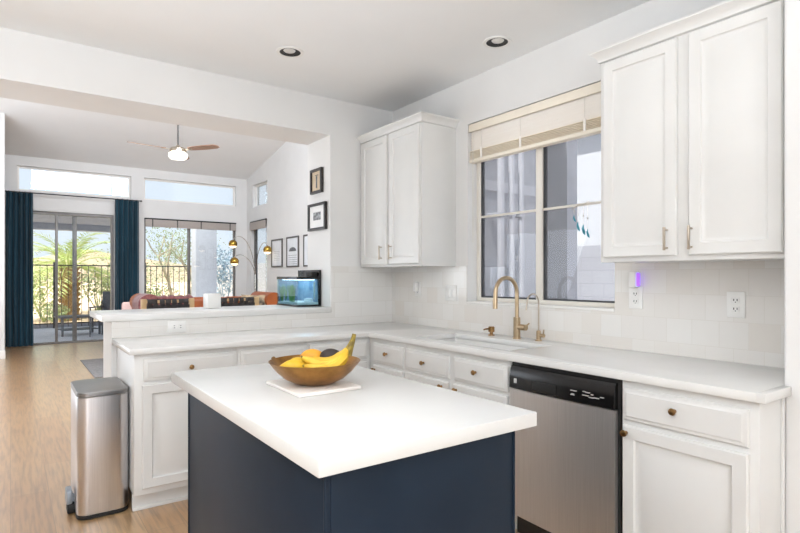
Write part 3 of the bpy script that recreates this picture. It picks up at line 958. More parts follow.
MB().box(AX1 - 0.016, AX1 + 0.002, AY0 - 0.002, AY1, AZ + 0.014, AZ + 0.300, 0.003).build('filter_tower', M['black'], aq)
MB().box(AX1 - 0.030, AX1 - 0.022, AY0 + 0.01, AY1 - 0.012, AZ + 0.036, AZ + 0.22).box(AX0 + 0.01, AX1 - 0.03, AY1 - 0.020, AY1 - 0.012, AZ + 0.036, AZ + 0.22).build('blue_backing', M['tank_back'], aq)
hood = MB().box(AX0 - 0.003, AX1 - 0.016, AY0 - 0.003, AY1, AZ + 0.222, AZ + 0.244, 0.003).build('hood', M['black'], aq)
MB().box(AX0 + 0.03, AX1 - 0.04, AY0 + 0.04, AY1 - 0.05, AZ + 0.215, AZ + 0.222).build('hood_lamp', M['tank_lamp'], hood)
MB().box(AX1 - 0.075, AX1 - 0.016, AY0 + 0.03, AY0 + 0.13, AZ + 0.244, AZ + 0.285, 0.008).build('filter_pump', M['blackm'], aq)
random.seed(11)
for k in range(15):
    px, py = AX0 + 0.015 + 0.09 * random.random() ** 1.5, random.uniform(AY0 + 0.07, AY1 - 0.04)
    pm = MB()
    for j in range(16):
        a = random.uniform(0, 2 * PI)
        h = random.uniform(0.05, 0.15)
        sp = random.uniform(0.004, 0.022)
        pm.tube([(px, py, AZ + 0.034), (px + sp * 0.5 * math.cos(a), py + sp * 0.5 * math.sin(a), AZ + 0.034 + h * 0.6), (px + sp * math.cos(a), py + sp * math.sin(a), AZ + 0.034 + h)], [0.002, 0.005, 0.0008], 5, flat=0.4)
    pm.build('water_plant', M['water_plant'], aq)
MB().lathe([(0.035, 0.0), (0.04, 0.01), (0.03, 0.03), (0, 0.036)], (AX1 - 0.085, AY0 + 0.06, AZ + 0.034), 18).build('ornament', M['tank_rock'], aq)
MB().tube([(AX1 - 0.045, AY0 + 0.03, AZ + 0.05), (AX1 - 0.045, AY0 + 0.03, AZ + 0.2)], 0.006, 10).build('filter_pipe', M['chrome'], aq)

tag(MB().box(1.219, 1.325, 4.22, 4.33, 1.0615, 1.174, 0.006).build('white_box', M['white_plastic']), 'plain white box standing on the bar top between the two stools', 'box')


# ------------------------------------------------------------------ framed pictures
def picture(label, loc, rz, w, h, fwid, frame_m, art, group=None):
    t = thing('framed_picture', label, 'picture', loc, rz, group)
    MB().grid([-w / 2, -w / 2 + fwid, w / 2 - fwid, w / 2], [-h / 2, -h / 2 + fwid, h / 2 - fwid, h / 2],
              lambda a, b: not (abs(a) < w / 2 - fwid and abs(b) < h / 2 - fwid), -0.025, 0, 'xzy', 0.002).build('frame', M[frame_m], t)
    if art == 'tan':
        p = MB().box(-w / 2 + fwid, w / 2 - fwid, -0.012, -0.002, -h / 2 + fwid, h / 2 - fwid).build('print', M['print_tan'], t)
        MB().box(-0.012, 0.012, -0.013, -0.0115, -h * 0.28, h * 0.2).box(-0.03, 0.03, -0.013, -0.0115, h * 0.22, h * 0.25).build('print_figure', M['ink'], p)
    else:
        p = MB().box(-w / 2 + fwid, w / 2 - fwid, -0.012, -0.002, -h / 2 + fwid, h / 2 - fwid).build('mat_board', M['matboard' if art == 'landscape' else 'print_pale'], t)
        if art == 'landscape':
            MB().box(-w * 0.22, w * 0.2, -0.0135, -0.0115, -h * 0.12, h * 0.17).build('print', M['print_grey'], p)
        elif art == 'dome':
            q = MB()
            pts = [(0.30 * w * math.cos(PI * i / 14), 0.02 * h + 0.13 * h * math.sin(PI * i / 14)) for i in range(15)]
            q.loops([[(x, -0.0135, zz) for x, zz in pts], [(x, -0.0115, zz) for x, zz in pts]])
            for i in range(5):
                q.box(-w * 0.36, w * 0.36, -0.0135, -0.0115, -h * (0.12 + 0.07 * i), -h * (0.11 + 0.07 * i))
            q.build('print', M['ink'], p)
        else:
            q = MB()
            for i in range(6):
                q.box(-w * 0.25, w * 0.25, -0.0135, -0.0115, h * (0.05 - 0.06 * i), h * (0.056 - 0.06 * i))
            q.build('print', M['frame_grey'], p)
    return t


picture('small dark frame with tan paper, upper of two on the opening jamb', (2.089, 4.085, 2.104), R(-90), 0.205, 0.205, 0.022, 'frame', 'tan')
picture('dark frame with grey landscape in wide white mat, lower of two on the jamb', (2.089, 4.075, 1.805), R(-90), 0.315, 0.225, 0.022, 'frame', 'landscape')
picture('tall grey-framed print with fine lines, farthest of the row on the family room wall', (XF, 10.60, 1.79), R(-90), 0.56, 0.58, 0.03, 'frame_grey', 'lines')
picture('tall grey-framed print with a dark dome, middle of the row on the family room wall', (XF, 9.83, 1.79), R(-90), 0.56, 0.60, 0.03, 'frame_grey', 'dome')
picture('tall grey-framed print half hidden by the jamb, nearest of the row', (XF, 9.06, 1.79), R(-90), 0.56, 0.60, 0.03, 'frame_grey', 'lines')


# ------------------------------------------------------------------ curtains and shades
def curtain(label, x0, x1, folds, ph, flare):
    t = thing('curtain', label, 'curtain', ((x0 + x1) / 2, YF - 0.13, 0))
    hw = (x1 - x0) / 2
    n, rows = 64, 14
    F, B = [], []
    for j in range(rows + 1):
        zz = 0.012 + 2.852 * j / rows
        k = 1 + flare * (1 - j / rows) ** 2
        fr, bk = [], []
        for i in range(n + 1):
            u = i / n
            a = 0.040 * math.sin(2 * PI * folds * u + ph + 0.6 * math.sin(3 * j / rows)) + 0.010 * math.sin(7.3 * u * folds + j * 0.3)
            x = (u * 2 - 1) * hw * k
            fr.append((x, a - 0.004, zz))
            bk.append((x, a + 0.004, zz))
        F.append(fr + bk[::-1])
    MB().loops(F).build('fabric', M['teal'], t, 70)
    for i in range(5):
        x = -hw + 2 * hw * (i + 0.5) / 5
        MB().lathe([(0.017, -0.004), (0.022, 0), (0.017, 0.004)], (x, 0.0, 2.872), 14, Matrix.Rotation(R(90), 4, 'Y')).build('ring', M['rod'], t)
    return t


curtain('dark teal curtain left of the sliding glass door', -0.07, 0.345, 5, 0.4, 0.03)
curtain('dark teal curtain right of the sliding glass door', 1.72, 2.165, 5, 1.7, 0.02)
cr = thing('curtain_rod', 'thin black curtain rod above the sliding glass door', 'curtain rod', (0, YF - 0.13, 2.872))
MB().tube([(-0.12, 0, 0), (2.2, 0, 0)], 0.011, 10).build('pole', M['rod'], cr)
for x in (-0.12, 2.2):
    MB().lathe([(0, -0.02), (0.02, -0.01), (0.022, 0.0), (0.02, 0.01), (0, 0.02)], (x, 0, 0), 14).build('finial', M['rod'], cr)
for x in (-0.03, 2.12):
    MB().box(x - 0.008, x + 0.008, 0, 0.13, -0.012, 0.012).build('bracket', M['rod'], cr)


def woven_shade(label, a0, a1, axis):
    t = thing('roman_shade', label, 'shade')
    if axis == 'y':
        MB().box(a0, a1, YF - 0.03, YF + 0.05, 2.515, 2.545, 0.004).build('head_rail', M['rod'], t)
        for k in range(3):
            MB().box(a0 + 0.01, a1 - 0.01, YF - 0.045 + 0.01 * k, YF - 0.005 + 0.01 * k, 2.36 + 0.02 * k, 2.515, 0.008).build('fold', M['shade'], t)
        for x in (a0 + 0.15, a0 + 0.65, a0 + 1.15, a1 - 0.15):
            MB().box(x - 0.012, x + 0.012, YF - 0.048, YF - 0.044, 2.36, 2.515).build('tape', M['frame_grey'], t)
    else:
        MB().box(XF - 0.03, XF + 0.05, a0, a1, 2.53, 2.56, 0.004).build('head_rail', M['rod'], t)
        for k in range(3):
            MB().box(XF - 0.045 + 0.01 * k, XF - 0.005 + 0.01 * k, a0 + 0.01, a1 - 0.01, 2.36 + 0.02 * k, 2.53, 0.008).build('fold', M['shade'], t)
    return t


woven_shade('raised taupe shade along the top of the wide family room window', 2.29, 4.235, 'y')
woven_shade('raised taupe shade on the narrow side window in the far corner', 11.17, 12.11, 'x')

# ------------------------------------------------------------------ ceiling fan
FX, FY = 2.15, 9.0
fan = thing('ceiling_fan', 'ceiling fan with wooden blades and glowing light in the family room', 'ceiling fan', (FX, FY, -0.075))
MB().lathe([(0, (zv(FY) + 0.075) - 0.005), (0.06, (zv(FY) + 0.075) - 0.02), (0.05, (zv(FY) + 0.075) - 0.07), (0, (zv(FY) + 0.075) - 0.08)]).build('canopy', M['nickel'], fan)
MB().tube([(0, 0, 3.42), (0, 0, (zv(FY) + 0.075) - 0.06)], 0.014, 12).build('down_rod', M['frame_grey'], fan)
MB().lathe([(0, 3.46), (0.025, 3.455), (0.04, 3.43), (0.10, 3.415), (0.125, 3.39), (0.125, 3.35), (0.11, 3.335), (0, 3.33)]).build('motor', M['nickel'], fan)
MB().lathe([(0.12, 3.335), (0.14, 3.32), (0.14, 3.27), (0.115, 3.24), (0.05, 3.228), (0, 3.226)]).build('light_globe', M['opal'], fan, 60)
for a in (-53.3, 66.7, 186.7):
    mm = Matrix.Rotation(R(a), 4, 'Z') @ Matrix.Translation((0, 0, 3.385)) @ Matrix.Rotation(R(-13), 4, 'X')
    bb = MB(mm)
    out = [(0.20, -0.045), (0.30, -0.062), (0.5, -0.07), (0.68, -0.065), (0.74, -0.04), (0.75, 0.0), (0.74, 0.04), (0.68, 0.062), (0.5, 0.066), (0.30, 0.058), (0.20, 0.045)]
    bb.prism(out, -0.005, 0.005)
    b_o = bb.build('blade', M['fan_wood'], fan)
    MB(mm).box(0.09, 0.26, -0.025, 0.025, -0.013, -0.005, 0.003).build('blade_iron', M['nickel'], b_o)

# ------------------------------------------------------------------ arc lamp
LX, LY = 4.30, 11.35
al = thing('floor_lamp', 'brass floor lamp with three arching arms and globe shades in the far corner', 'floor lamp', (LX, LY, 0))
MB().lathe([(0, 0), (0.17, 0), (0.17, 0.02), (0.03, 0.035), (0.02, 0.05), (0, 0.05)]).build('base', M['gold'], al)
MB().tube([(0, 0, 0.04), (0, 0, 1.35)], 0.013, 12).build('pole', M['chrome'], al)


def lamp_arm(tip, rise, warm):
    tip = Vector(tip)
    a = Vector((0, 0, 1.32))
    b = Vector((tip.x * 0.12, tip.y * 0.12, rise))
    c = Vector((tip.x * 0.75, tip.y * 0.75, rise + 0.12))
    d = tip + Vector((0, 0, 0.09))
    pts = []
    for i in range(17):
        t = i / 16
        pts.append(a * (1 - t) ** 3 + b * 3 * t * (1 - t) ** 2 + c * 3 * t * t * (1 - t) + d * t ** 3)
    o = MB().tube(pts, 0.007, 8).build('arm', M['chrome'], al)
    s = MB()
    pr = [(0.088 * math.sin(q), 0.088 * math.cos(q)) for q in [PI * i / 16 * 0.66 for i in range(1, 17)]]
    s.lathe([(0, 0.088)] + pr, tip, 24)
    so = s.build('lamp_shade', M['gold'], o, 60)
    MB().lathe([(0.05, 0.0), (0.072, -0.03), (0.066, -0.052), (0.045, -0.075), (0, -0.088)], tip, 20).build('bulb', M['warm_glow'], so, 60)


def to_lamp(u, v, dy):
    t_ = (u - 400) / 542
    s_, c_ = math.sin(R(35.7)), math.cos(R(35.7))
    Y = LY + dy
    X = Y * (s_ + t_ * c_) / (c_ - t_ * s_)
    d_ = s_ * X + c_ * Y
    return (X - LX, dy, 1.307 + d_ * (276.5 - v) / 542)


lamp_arm(to_lamp(233, 244, 0.0), 2.15, 1)
lamp_arm(to_lamp(234.5, 261.5, -0.25), 1.72, 1)
lamp_arm(to_lamp(267.5, 250, -0.55), 2.0, 1)

# ------------------------------------------------------------------ sofa and seating
SYB = 9.7
so = thing('leather_sofa', 'tan leather sofa in front of the family room windows', 'sofa', (0, 0, 0.0125))
sx0, sx1 = 1.60, 3.82
MB().box(sx0 + 0.2, sx1 - 0.2, 8.9, SYB, 0.10, 0.30, 0.03).build('frame', M['leather'], so)
MB().box(sx0 + 0.05, sx1 - 0.05, SYB - 0.16, SYB + 0.06, 0.1, 0.93, 0.06, 4).build('back', M['leather'], so, 60)
for i in range(3):
    a = sx0 + 0.22 + i * (sx1 - sx0 - 0.44) / 3
    b = a + (sx1 - sx0 - 0.44) / 3 - 0.01
    MB().box(a, b, 8.86, SYB - 0.2, 0.30, 0.46, 0.05, 4).build('seat_cushion', M['leather'], so, 60)
    MB().box(a, b, SYB - 0.36, SYB - 0.14, 0.44, 0.945, 0.07, 4).build('back_cushion', M['leather'], so, 60)
for (a, b) in ((sx0, sx0 + 0.22), (sx1 - 0.22, sx1)):
    m_ = MB()
    prof_ = [(a + 0.02, 0.1), (b - 0.02, 0.1), (b - 0.02, 0.6)] + [((a + b) / 2 + 0.14 * math.cos(t), 0.88 + 0.14 * math.sin(t)) for t in [R(-40 + 260 * i / 16) for i in range(17)]] + [(a + 0.02, 0.6)]
    m_.loops([[(x, 8.9, zz) for x, zz in prof_], [(x, SYB + 0.02, zz) for x, zz in prof_]])
    m_.build('arm', M['leather'], so, 60)
for (x, y) in ((sx0 + 0.1, 8.95), (sx1 - 0.1, 8.95), (sx0 + 0.1, SYB), (sx1 - 0.1, SYB)):
    MB().tube([(x, y, 0), (x, y, 0.11)], [0.02, 0.03], 10).build('leg', M['fan_wood'], so)
# throw draped over the back
tm = MB()
lpz = []
nx_ = 24
rowp = [(SYB - 0.395, 0.62), (SYB - 0.385, 0.80), (SYB - 0.375, 0.92), (SYB - 0.34, 0.975), (SYB - 0.25, 0.992), (SYB - 0.12, 0.985), (SYB + 0.03, 0.945), (SYB + 0.085, 0.90), (SYB + 0.10, 0.75)]
F = []
for i in range(nx_ + 1):
    x = 1.62 + (2.46 - 1.62) * i / nx_
    w_ = 0.012 * math.sin(i * 1.7) + 0.008 * math.sin(i * 3.9)
    top = [(x + 0.01 * math.sin(i + y * 9), y + w_ * 0.4, zz + w_) for y, zz in rowp]
    bot = [(x, y + w_ * 0.4, zz + w_ - 0.012) for y, zz in rowp][::-1]
    bot = [(x, yy + (0.008 if yy < SYB - 0.3 else -0.008), zz) for x, yy, zz in bot]
    F.append(top + bot)
tm.loops(F)
ax0, ax1, zr = sx0, sx0 + 0.22, 0.88
prof_ = [(ax0 + 0.004 - 0.03, 0.62)] + [((ax0 + ax1) / 2 + 0.158 * math.cos(t), zr + 0.158 * math.sin(t)) for t in [R(190 - 200 * i / 16) for i in range(17)]] + [(ax1 + 0.028, 0.66)]
inn_ = [((ax0 + ax1) / 2 + (x - (ax0 + ax1) / 2) * 0.94, zr + (zz - zr) * 0.94) for x, zz in prof_][::-1]
tm.loops([[(x, y, zz + 0.006 * math.sin(y * 23 + x * 31)) for x, zz in prof_ + inn_] for y in [8.884 + 0.05 * i for i in range(11)]])
tm.loops([[(x, y, zz) for x, zz in prof_] for y in (8.868, 8.886)])
tag(tm.build('throw_blanket', M['throw'], None, 60), 'mauve knitted throw draped over the back and left arm of the leather sofa', 'blanket')
def cushion(label, c, w, h, d, m, rz, tilt):
    t = bmesh.new()
    bmesh.ops.create_cube(t, size=2)
    bmesh.ops.subdivide_edges(t, edges=t.edges[:], cuts=7, use_grid_fill=True)
    for q in t.verts:
        x, y, zz = q.co
        k = (1 - abs(x) ** 2.6) * (1 - abs(zz) ** 2.6)
        q.co = Vector((x * w / 2 * (1 - 0.06 * (1 - zz * zz)), y * d / 2 * (0.15 + 0.85 * k), zz * h / 2 * (1 - 0.06 * (1 - x * x))))
    m_ = MB(Matrix.Translation(c) @ Matrix.Rotation(rz, 4, 'Z') @ Matrix.Rotation(tilt, 4, 'X'))
    m_.merge(t)
    return tag(m_.build('throw_pillow', m, None, 60), label, 'pillow')


cushion('black and cream patterned pillow against the right arm of the leather sofa', (3.42, 9.08, 0.75), 0.46, 0.50, 0.16, M['cow'], R(-32), R(-14))

ac = thing('armchair', 'blush pink armchair left of the leather sofa', 'armchair', (1.74, 10.55, 0))
MB().box(-0.16, 0.16, -0.3, 0.3, 0.2, 0.44, 0.05, 3).build('seat', M['blush'], ac)
MB().box(-0.2, 0.2, -0.36, -0.22, 0.2, 0.87, 0.04, 3).build('backrest', M['blush'], ac)
for x in (-0.17, 0.17):
    MB().box(x - 0.05, x + 0.05, -0.3, 0.3, 0.2, 0.62, 0.04, 3).build('arm', M['blush'], ac)
    for y in (-0.26, 0.26):
        MB().tube([(x, y, 0), (x, y, 0.22)], [0.014, 0.02], 10).build('leg', M['oak'], ac)


def bar_stool(label, loc):
    t = thing('bar_stool', label, 'stool', loc, 0, 'woven stools at the bar')
    w, hh = 0.41, 1.125
    for x in (-w / 2 + 0.02, w / 2 - 0.02):
        MB().box(x - 0.02, x + 0.02, -0.195, -0.165, 0, hh, 0.004).build('leg', M['oak'], t)       # rear posts carry the backrest
        MB().box(x - 0.018, x + 0.018, 0.19, 0.225, 0, 0.74, 0.004).build('leg', M['oak'], t)
        MB().box(x - 0.012, x + 0.012, -0.17, 0.2, 0.30, 0.335, 0.003).build('stretcher', M['oak'], t)
    MB().box(-w / 2 + 0.03, w / 2 - 0.03, 0.195, 0.22, 0.22, 0.26, 0.003).build('footrest', M['oak'], t)
    MB().box(-w / 2, w / 2, -0.19, 0.22, 0.70, 0.735, 0.004).build('seat_frame', M['oak'], t)
    MB().box(-w / 2 + 0.02, w / 2 - 0.02, -0.17, 0.20, 0.735, 0.748, 0.005).build('woven_seat', M['strap'], t)
    MB().box(-w / 2 + 0.03, w / 2 - 0.03, -0.186, -0.174, 1.09, 1.115, 0.002).build('top_rail', M['oak'], t)
    MB().box(-w / 2 + 0.03, w / 2 - 0.03, -0.186, -0.174, 0.82, 0.845, 0.002).build('lower_rail', M['oak'], t)
    s = MB()
    x0, x1 = -w / 2 + 0.042, w / 2 - 0.042
    nv = 7
    for i in range(nv):
        x = x0 + (x1 - x0) * (i + 0.5) / nv
        pts = []
        for j in range(25):
            zz = 0.818 + 0.302 * j / 24
            pts.append((x, -0.180 + 0.0125 * math.sin(j / 24 * 6 * PI + PI * i), zz))
        hw_ = (x1 - x0) / nv * 0.40
        s.loops([[(px - hw_, py - 0.003, pz), (px + hw_, py - 0.003, pz), (px + hw_, py + 0.003, pz), (px - hw_, py + 0.003, pz)] for px, py, pz in pts])
    for j in range(6):
        zz = 0.865 + 0.048 * j
        pts = []
        for i in range(29):
            x = x0 - 0.02 + (x1 - x0 + 0.04) * i / 28
            pts.append((x, -0.180 - 0.0125 * math.sin(i / 28 * nv * PI + PI * j), zz))
        s.loops([[(px, py - 0.003, pz - 0.018), (px, py - 0.003, pz + 0.018), (px, py + 0.003, pz + 0.018), (px, py + 0.003, pz - 0.018)] for px, py, pz in pts])
    s.build('woven_back', M['strap'], t, 50)
    return t


bar_stool('oak bar stool with black woven back, left of the white box on the bar', (1.05, 4.90, 0))
bar_stool('oak bar stool with black woven back, right of the white box on the bar', (1.614, 4.90, 0))

tag(MB().box(0.878, 3.2, 7.93, 9.72, 0.0005, 0.012, 0.004).build('area_rug', M['rug']), 'flat grey rug on the wood floor in front of the leather sofa', 'rug')

# ------------------------------------------------------------------ outdoors
struct('patio_slab', MB().box(-6, 9, 12.56, 17.0, -0.14, -0.04), M['patio'])
struct('patio_kerb', MB().box(-6, 4.6, 16.85, 17.05, -0.04, 0.06, 0.01), M['stucco_dim'])
struct('patio_roof', MB().box(-2.5, 2.45, 12.56, 16.6, 2.66, 2.80), M['stucco_dim'])
struct('patio_beam', MB().box(-2.5, 2.45, 16.3, 16.6, 2.50, 2.70), M['stucco'])
struct('roof_kitchen', MB().box(-2.4, 2.95, -2.9, 4.3, 3.0, 3.2), M['stucco'])
struct('roof_family', MB().loops([[(-2.4, 4.0, zv(4.0) + 0.2), (5.0, 4.0, zv(4.0) + 0.2), (5.0, 4.0, zv(4) + 0.35), (-2.4, 4.0, zv(4) + 0.35)],
                                  [(-2.4, 12.75, zv(12.75) + 0.2), (5.0, 12.75, zv(12.75) + 0.2), (5.0, 12.75, zv(12.75) + 0.35), (-2.4, 12.75, zv(12.75) + 0.35)]]), M['stucco'])
# desert ground with a gentle rise
from mathutils import noise as mnoise
g = MB()
nx, ny = 70, 60
rows = []
for j in range(ny + 1):
    y = 17.0 + (80 - 17.0) * (j / ny) ** 1.6
    row = []
    for i in range(nx + 1):
        x = -25 + 60 * i / nx
        rise = max(0, y - 22) * 0.012
        hgt = -0.06 + rise + (0.35 * mnoise.noise(Vector((x * 0.22, y * 0.22, 0))) + 0.1 * mnoise.noise(Vector((x * 0.9, y * 0.9, 3)))) * min(1, (y - 17) / 2.5)
        row.append(g.v((x, y, hgt)))
    rows.append(row)
for j in range(ny):
    for i in range(nx):
        g.bm.faces.new((rows[j][i], rows[j][i + 1], rows[j + 1][i + 1], rows[j + 1][i]))
struct('ground', g, M['sand'], None, 80)
struct('ground_side', MB().box(2.84, 14, -6, 17.0, -0.25, -0.15), M['patio'])
g = MB()
rows = []
for j in range(13):
    row = []
    for i in range(61):
        x = -60 + 140 * i / 60
        y = 70 + 40 * j / 12
        hgt = math.sin(PI * j / 12) * (4.2 + 2.0 * mnoise.noise(Vector((x * 0.05, 0.3, 0))) + 0.8 * mnoise.noise(Vector((x * 0.2, y * 0.1, 2)))) - 0.4
        row.append(g.v((x, y, hgt)))
    rows.append(row)
for j in range(12):
    for i in range(60):
        g.bm.faces.new((rows[j][i], rows[j][i + 1], rows[j + 1][i + 1], rows[j + 1][i]))
struct('hills', g, M['hill'], None, 80)

fe = thing('iron_fence', 'black wrought iron fence along the far edge of the patio', 'fence', (0, 16.72, -0.04))
for zz in (1.64, 0.12):
    MB().box(-1.5, 4.9, -0.015, 0.015, zz - 0.015, zz + 0.015).build('rail', M['iron'], fe)
pk = MB().box(-0.007, 0.007, -0.007, 0.007, 0.03, 1.64).build('picket', M['iron'], fe)
x = -1.4
pk.location.x = x
while x < 4.7:
    x += 0.155
    c = pk.copy()
    c.location.x = x
    COL.objects.link(c)
for x in (-1.5, 0.93, 3.1, 4.9):
    MB().box(x - 0.03, x + 0.03, -0.03, 0.03, 0, 1.72).build('post', M['iron'], fe)


def ground_z(x, y):
    rise = max(0, y - 22) * 0.012
    return -0.06 + rise + (0.35 * mnoise.noise(Vector((x * 0.22, y * 0.22, 0))) + 0.1 * mnoise.noise(Vector((x * 0.9, y * 0.9, 3)))) * min(1, (y - 17) / 2.5)


def ray_xy(u, Y):
    t_ = (u - 400) / 542
    s_, c_ = math.sin(R(35.7)), math.cos(R(35.7))
    return Y * (s_ + t_ * c_) / (c_ - t_ * s_)


def palm(x, y):
    random.seed(21)
    gz = ground_z(x, y)
    t = thing('palm_tree', 'feathery palm tree behind the iron fence, seen through the sliding door', 'palm', (x, y, gz))
    m_ = MB()
    m_.tube([(0, 0, -0.1), (0.03, 0, 0.6), (0.0, 0, 1.2), (0, 0, 1.75)], [0.30, 0.25, 0.24, 0.20], 14)
    for j in range(10):
        for k in range(9):
            a = 2 * PI * (k + 0.5 * (j % 2)) / 9
            zz = 0.1 + 0.17 * j
            m_.tube([(0.22 * math.cos(a), 0.22 * math.sin(a), zz), (0.33 * math.cos(a), 0.33 * math.sin(a), zz + 0.13)], [0.05, 0.02], 5)
    m_.build('trunk', M['palm_dead'], t)
    for k in range(34):
        a = 2.399 * k + random.uniform(-0.2, 0.2)
        el = R(random.choice([78, 66, 54, 40, 25, 8])) + random.uniform(-0.1, 0.1)
        L = random.uniform(1.5, 2.1)
        pts = []
        p = Vector((0.1 * math.cos(a), 0.1 * math.sin(a), 1.72))
        e = el
        for i in range(13):
            pts.append(p.copy())
            p = p + Vector((math.cos(a) * math.cos(e), math.sin(a) * math.cos(e), math.sin(e))) * (L / 12)
            e -= R(8.0 if el > R(30) else 6)
        f = MB()
        f.tube(pts, [0.022 - 0.0015 * i for i in range(13)], 5)
        side_ = Vector((-math.sin(a), math.cos(a), 0))
        for i in range(2, 13):
            for s_ in (-1, 1):
                for q in (0, 0.5):
                    if i == 12 and q:
                        continue
                    o_ = pts[i].lerp(pts[min(i + 1, 12)], q)
                    d = (pts[i] - pts[i - 1]).normalized()
                    ln = 0.42 * math.sin(PI * min(1, (i + q) / 13.5)) ** 0.6 + 0.05
                    tp = o_ + (side_ * s_ * 0.75 + d * 0.62 + Vector((0, 0, random.uniform(-0.25, 0.05)))) * ln
                    md = (o_ + tp) / 2 + Vector((0, 0, 0.02))
                    w_ = d * 0.017
                    f.bm.faces.new((f.v(o_ - w_ * 0.5), f.v(md - w_), f.v(tp), f.v(md + w_)))
        f.build('frond', M['palm'], t, 0, False)
    return t


palm(ray_xy(69, 20.5), 20.5)


def bush(label, x, y, rx, rz_, m, seed, n=700, leaf=0.055, gz=None, name='shrub'):
    random.seed(seed)
    b = MB()
    gz = ground_z(x, y) if gz is None else gz
    lobes = [(random.uniform(-0.5, 0.5), random.uniform(-0.4, 0.4), random.uniform(0.35, 0.75), random.uniform(0.35, 0.55)) for _ in range(7)]
    for (lx, ly, lz, lr) in lobes:
        b.tube([(x, y, gz - 0.05), (x + lx * rx * 0.5, y + ly * rx * 0.5, gz + lz * rz_ * 0.5), (x + lx * rx, y + ly * rx, gz + lz * rz_)], [0.02, 0.014, 0.006], 5)
    for i in range(n):
        lx, ly, lz, lr = random.choice(lobes)
        d = Vector((random.gauss(0, 1), random.gauss(0, 1), random.gauss(0, 1))).normalized() * lr * random.uniform(0.5, 1) ** 0.5
        c = Vector((x + (lx + d.x) * rx, y + (ly + d.y) * rx, max(gz + 0.03, gz + (lz + d.z * 0.6) * rz_)))
        u = Vector((random.gauss(0, 1), random.gauss(0, 1), random.gauss(0, 1))).normalized()
        w = u.cross(Vector((random.gauss(0, 1), random.gauss(0, 1), random.gauss(0, 1)))).normalized()
        s_ = leaf * random.uniform(0.6, 1.3)
        b.bm.faces.new((b.v(c - u * s_), b.v(c + w * s_ * 0.45), b.v(c + u * s_), b.v(c - w * s_ * 0.45)))
    return tag(b.build(name, m, None, 0, False), label, 'shrub')


bush('low green shrub left of the palm behind the iron fence', ray_xy(44, 21), 21, 1.0, 1.5, M['bush'], 1)
bush('olive shrub right of the palm behind the iron fence', ray_xy(98, 21.5), 21.5, 1.2, 1.7, M['bush_dark'], 2, 900)
bush('small dry shrub at the foot of the palm', ray_xy(55, 19.2), 19.2, 0.55, 0.7, M['bush_dark'], 3, 400)
bush('pale green shrub far behind the palm', ray_xy(38, 30), 30, 2.2, 2.4, M['bush'], 4, 900, 0.09)
bush('wide olive shrub on the slope right of the palm', ray_xy(108, 29), 29, 2.4, 2.6, M['bush_dark'], 5, 900, 0.09)
bush('blue-grey shrub beyond the patio pillar', ray_xy(226, 18.2), 18.2, 0.75, 2.6, M['sage'], 6, 1100, 0.06, -0.04)
bush('dark shrub behind the fence under the mesquite tree', ray_xy(160, 21), 21, 1.2, 1.2, M['bush_dark'], 8, 700)

mt = thing('mesquite_tree', 'spreading mesquite tree with bare branches outside the wide window', 'tree', (0, 0, 0))
random.seed(5)
tx, ty = ray_xy(180, 20.2), 20.2
gz = ground_z(tx, ty)
tips = []
tr = MB()


def limb(p, d, r, L, depth):
    pts = [p]
    q = p.copy()
    for i in range(5):
        d = (d + Vector((random.gauss(0, 0.14), random.gauss(0, 0.14), random.gauss(0.02, 0.10)))).normalized()
        q = q + d * L / 5
        pts.append(q.copy())
    tr.tube(pts, [r * (1 - 0.09 * i) for i in range(6)], 7)
    if depth == 0:
        tips.append(q)
        return
    for k in range(3):
        a = random.uniform(0, 2 * PI)
        limb(q, (d * 0.8 + Vector((math.cos(a) * 0.75, math.sin(a) * 0.75, 0.12))).normalized(), r * 0.58, L * 0.72, depth - 1)
        tips.append(q)


for (dx, dz) in ((-0.75, 0.75), (-0.35, 1.0), (0.3, 1.0)):
    limb(Vector((tx, ty, gz - 0.1)), Vector((dx, random.uniform(-0.3, 0.3), dz)).normalized(), 0.085, 1.45, 2)
tr.build('trunk', M['bark'], mt, 60)
fl = MB()
for i in range(2600):
    c = random.choice(tips) + Vector((random.gauss(0, 0.32), random.gauss(0, 0.32), random.gauss(0.1, 0.22)))
    u = Vector((random.gauss(0, 1), random.gauss(0, 1), random.gauss(0, 1))).normalized()
    w = u.cross(Vector((random.gauss(0, 1), random.gauss(0, 1), random.gauss(0, 1)))).normalized()
    s_ = random.uniform(0.03, 0.06)
    fl.bm.faces.new((fl.v(c - u * s_), fl.v(c + w * s_ * 0.4), fl.v(c + u * s_), fl.v(c - w * s_ * 0.4)))
fl.build('foliage', M['bush_dark'], mt, 0, False)

pc = ray_xy(204, 16.4)
struct('patio_pillar', MB().box(pc - 0.30, pc + 0.30, 16.15, 16.65, -0.04, 3.1, 0.015), M['pipe_paint'])
struct('garden_wall', MB().box(7.2, 7.4, -6, 24, -0.15, 1.78), M['block'])
struct('wall_neighbour', MB().box(8.0, 8.5, -6, 14, -0.15, 5.5), M['stucco_white'])
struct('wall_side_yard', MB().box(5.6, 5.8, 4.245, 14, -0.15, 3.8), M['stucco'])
struct('trim_2', MB().box(7.7, 8.0, -6, 10.0, 4.2, 4.4), M['stucco'])

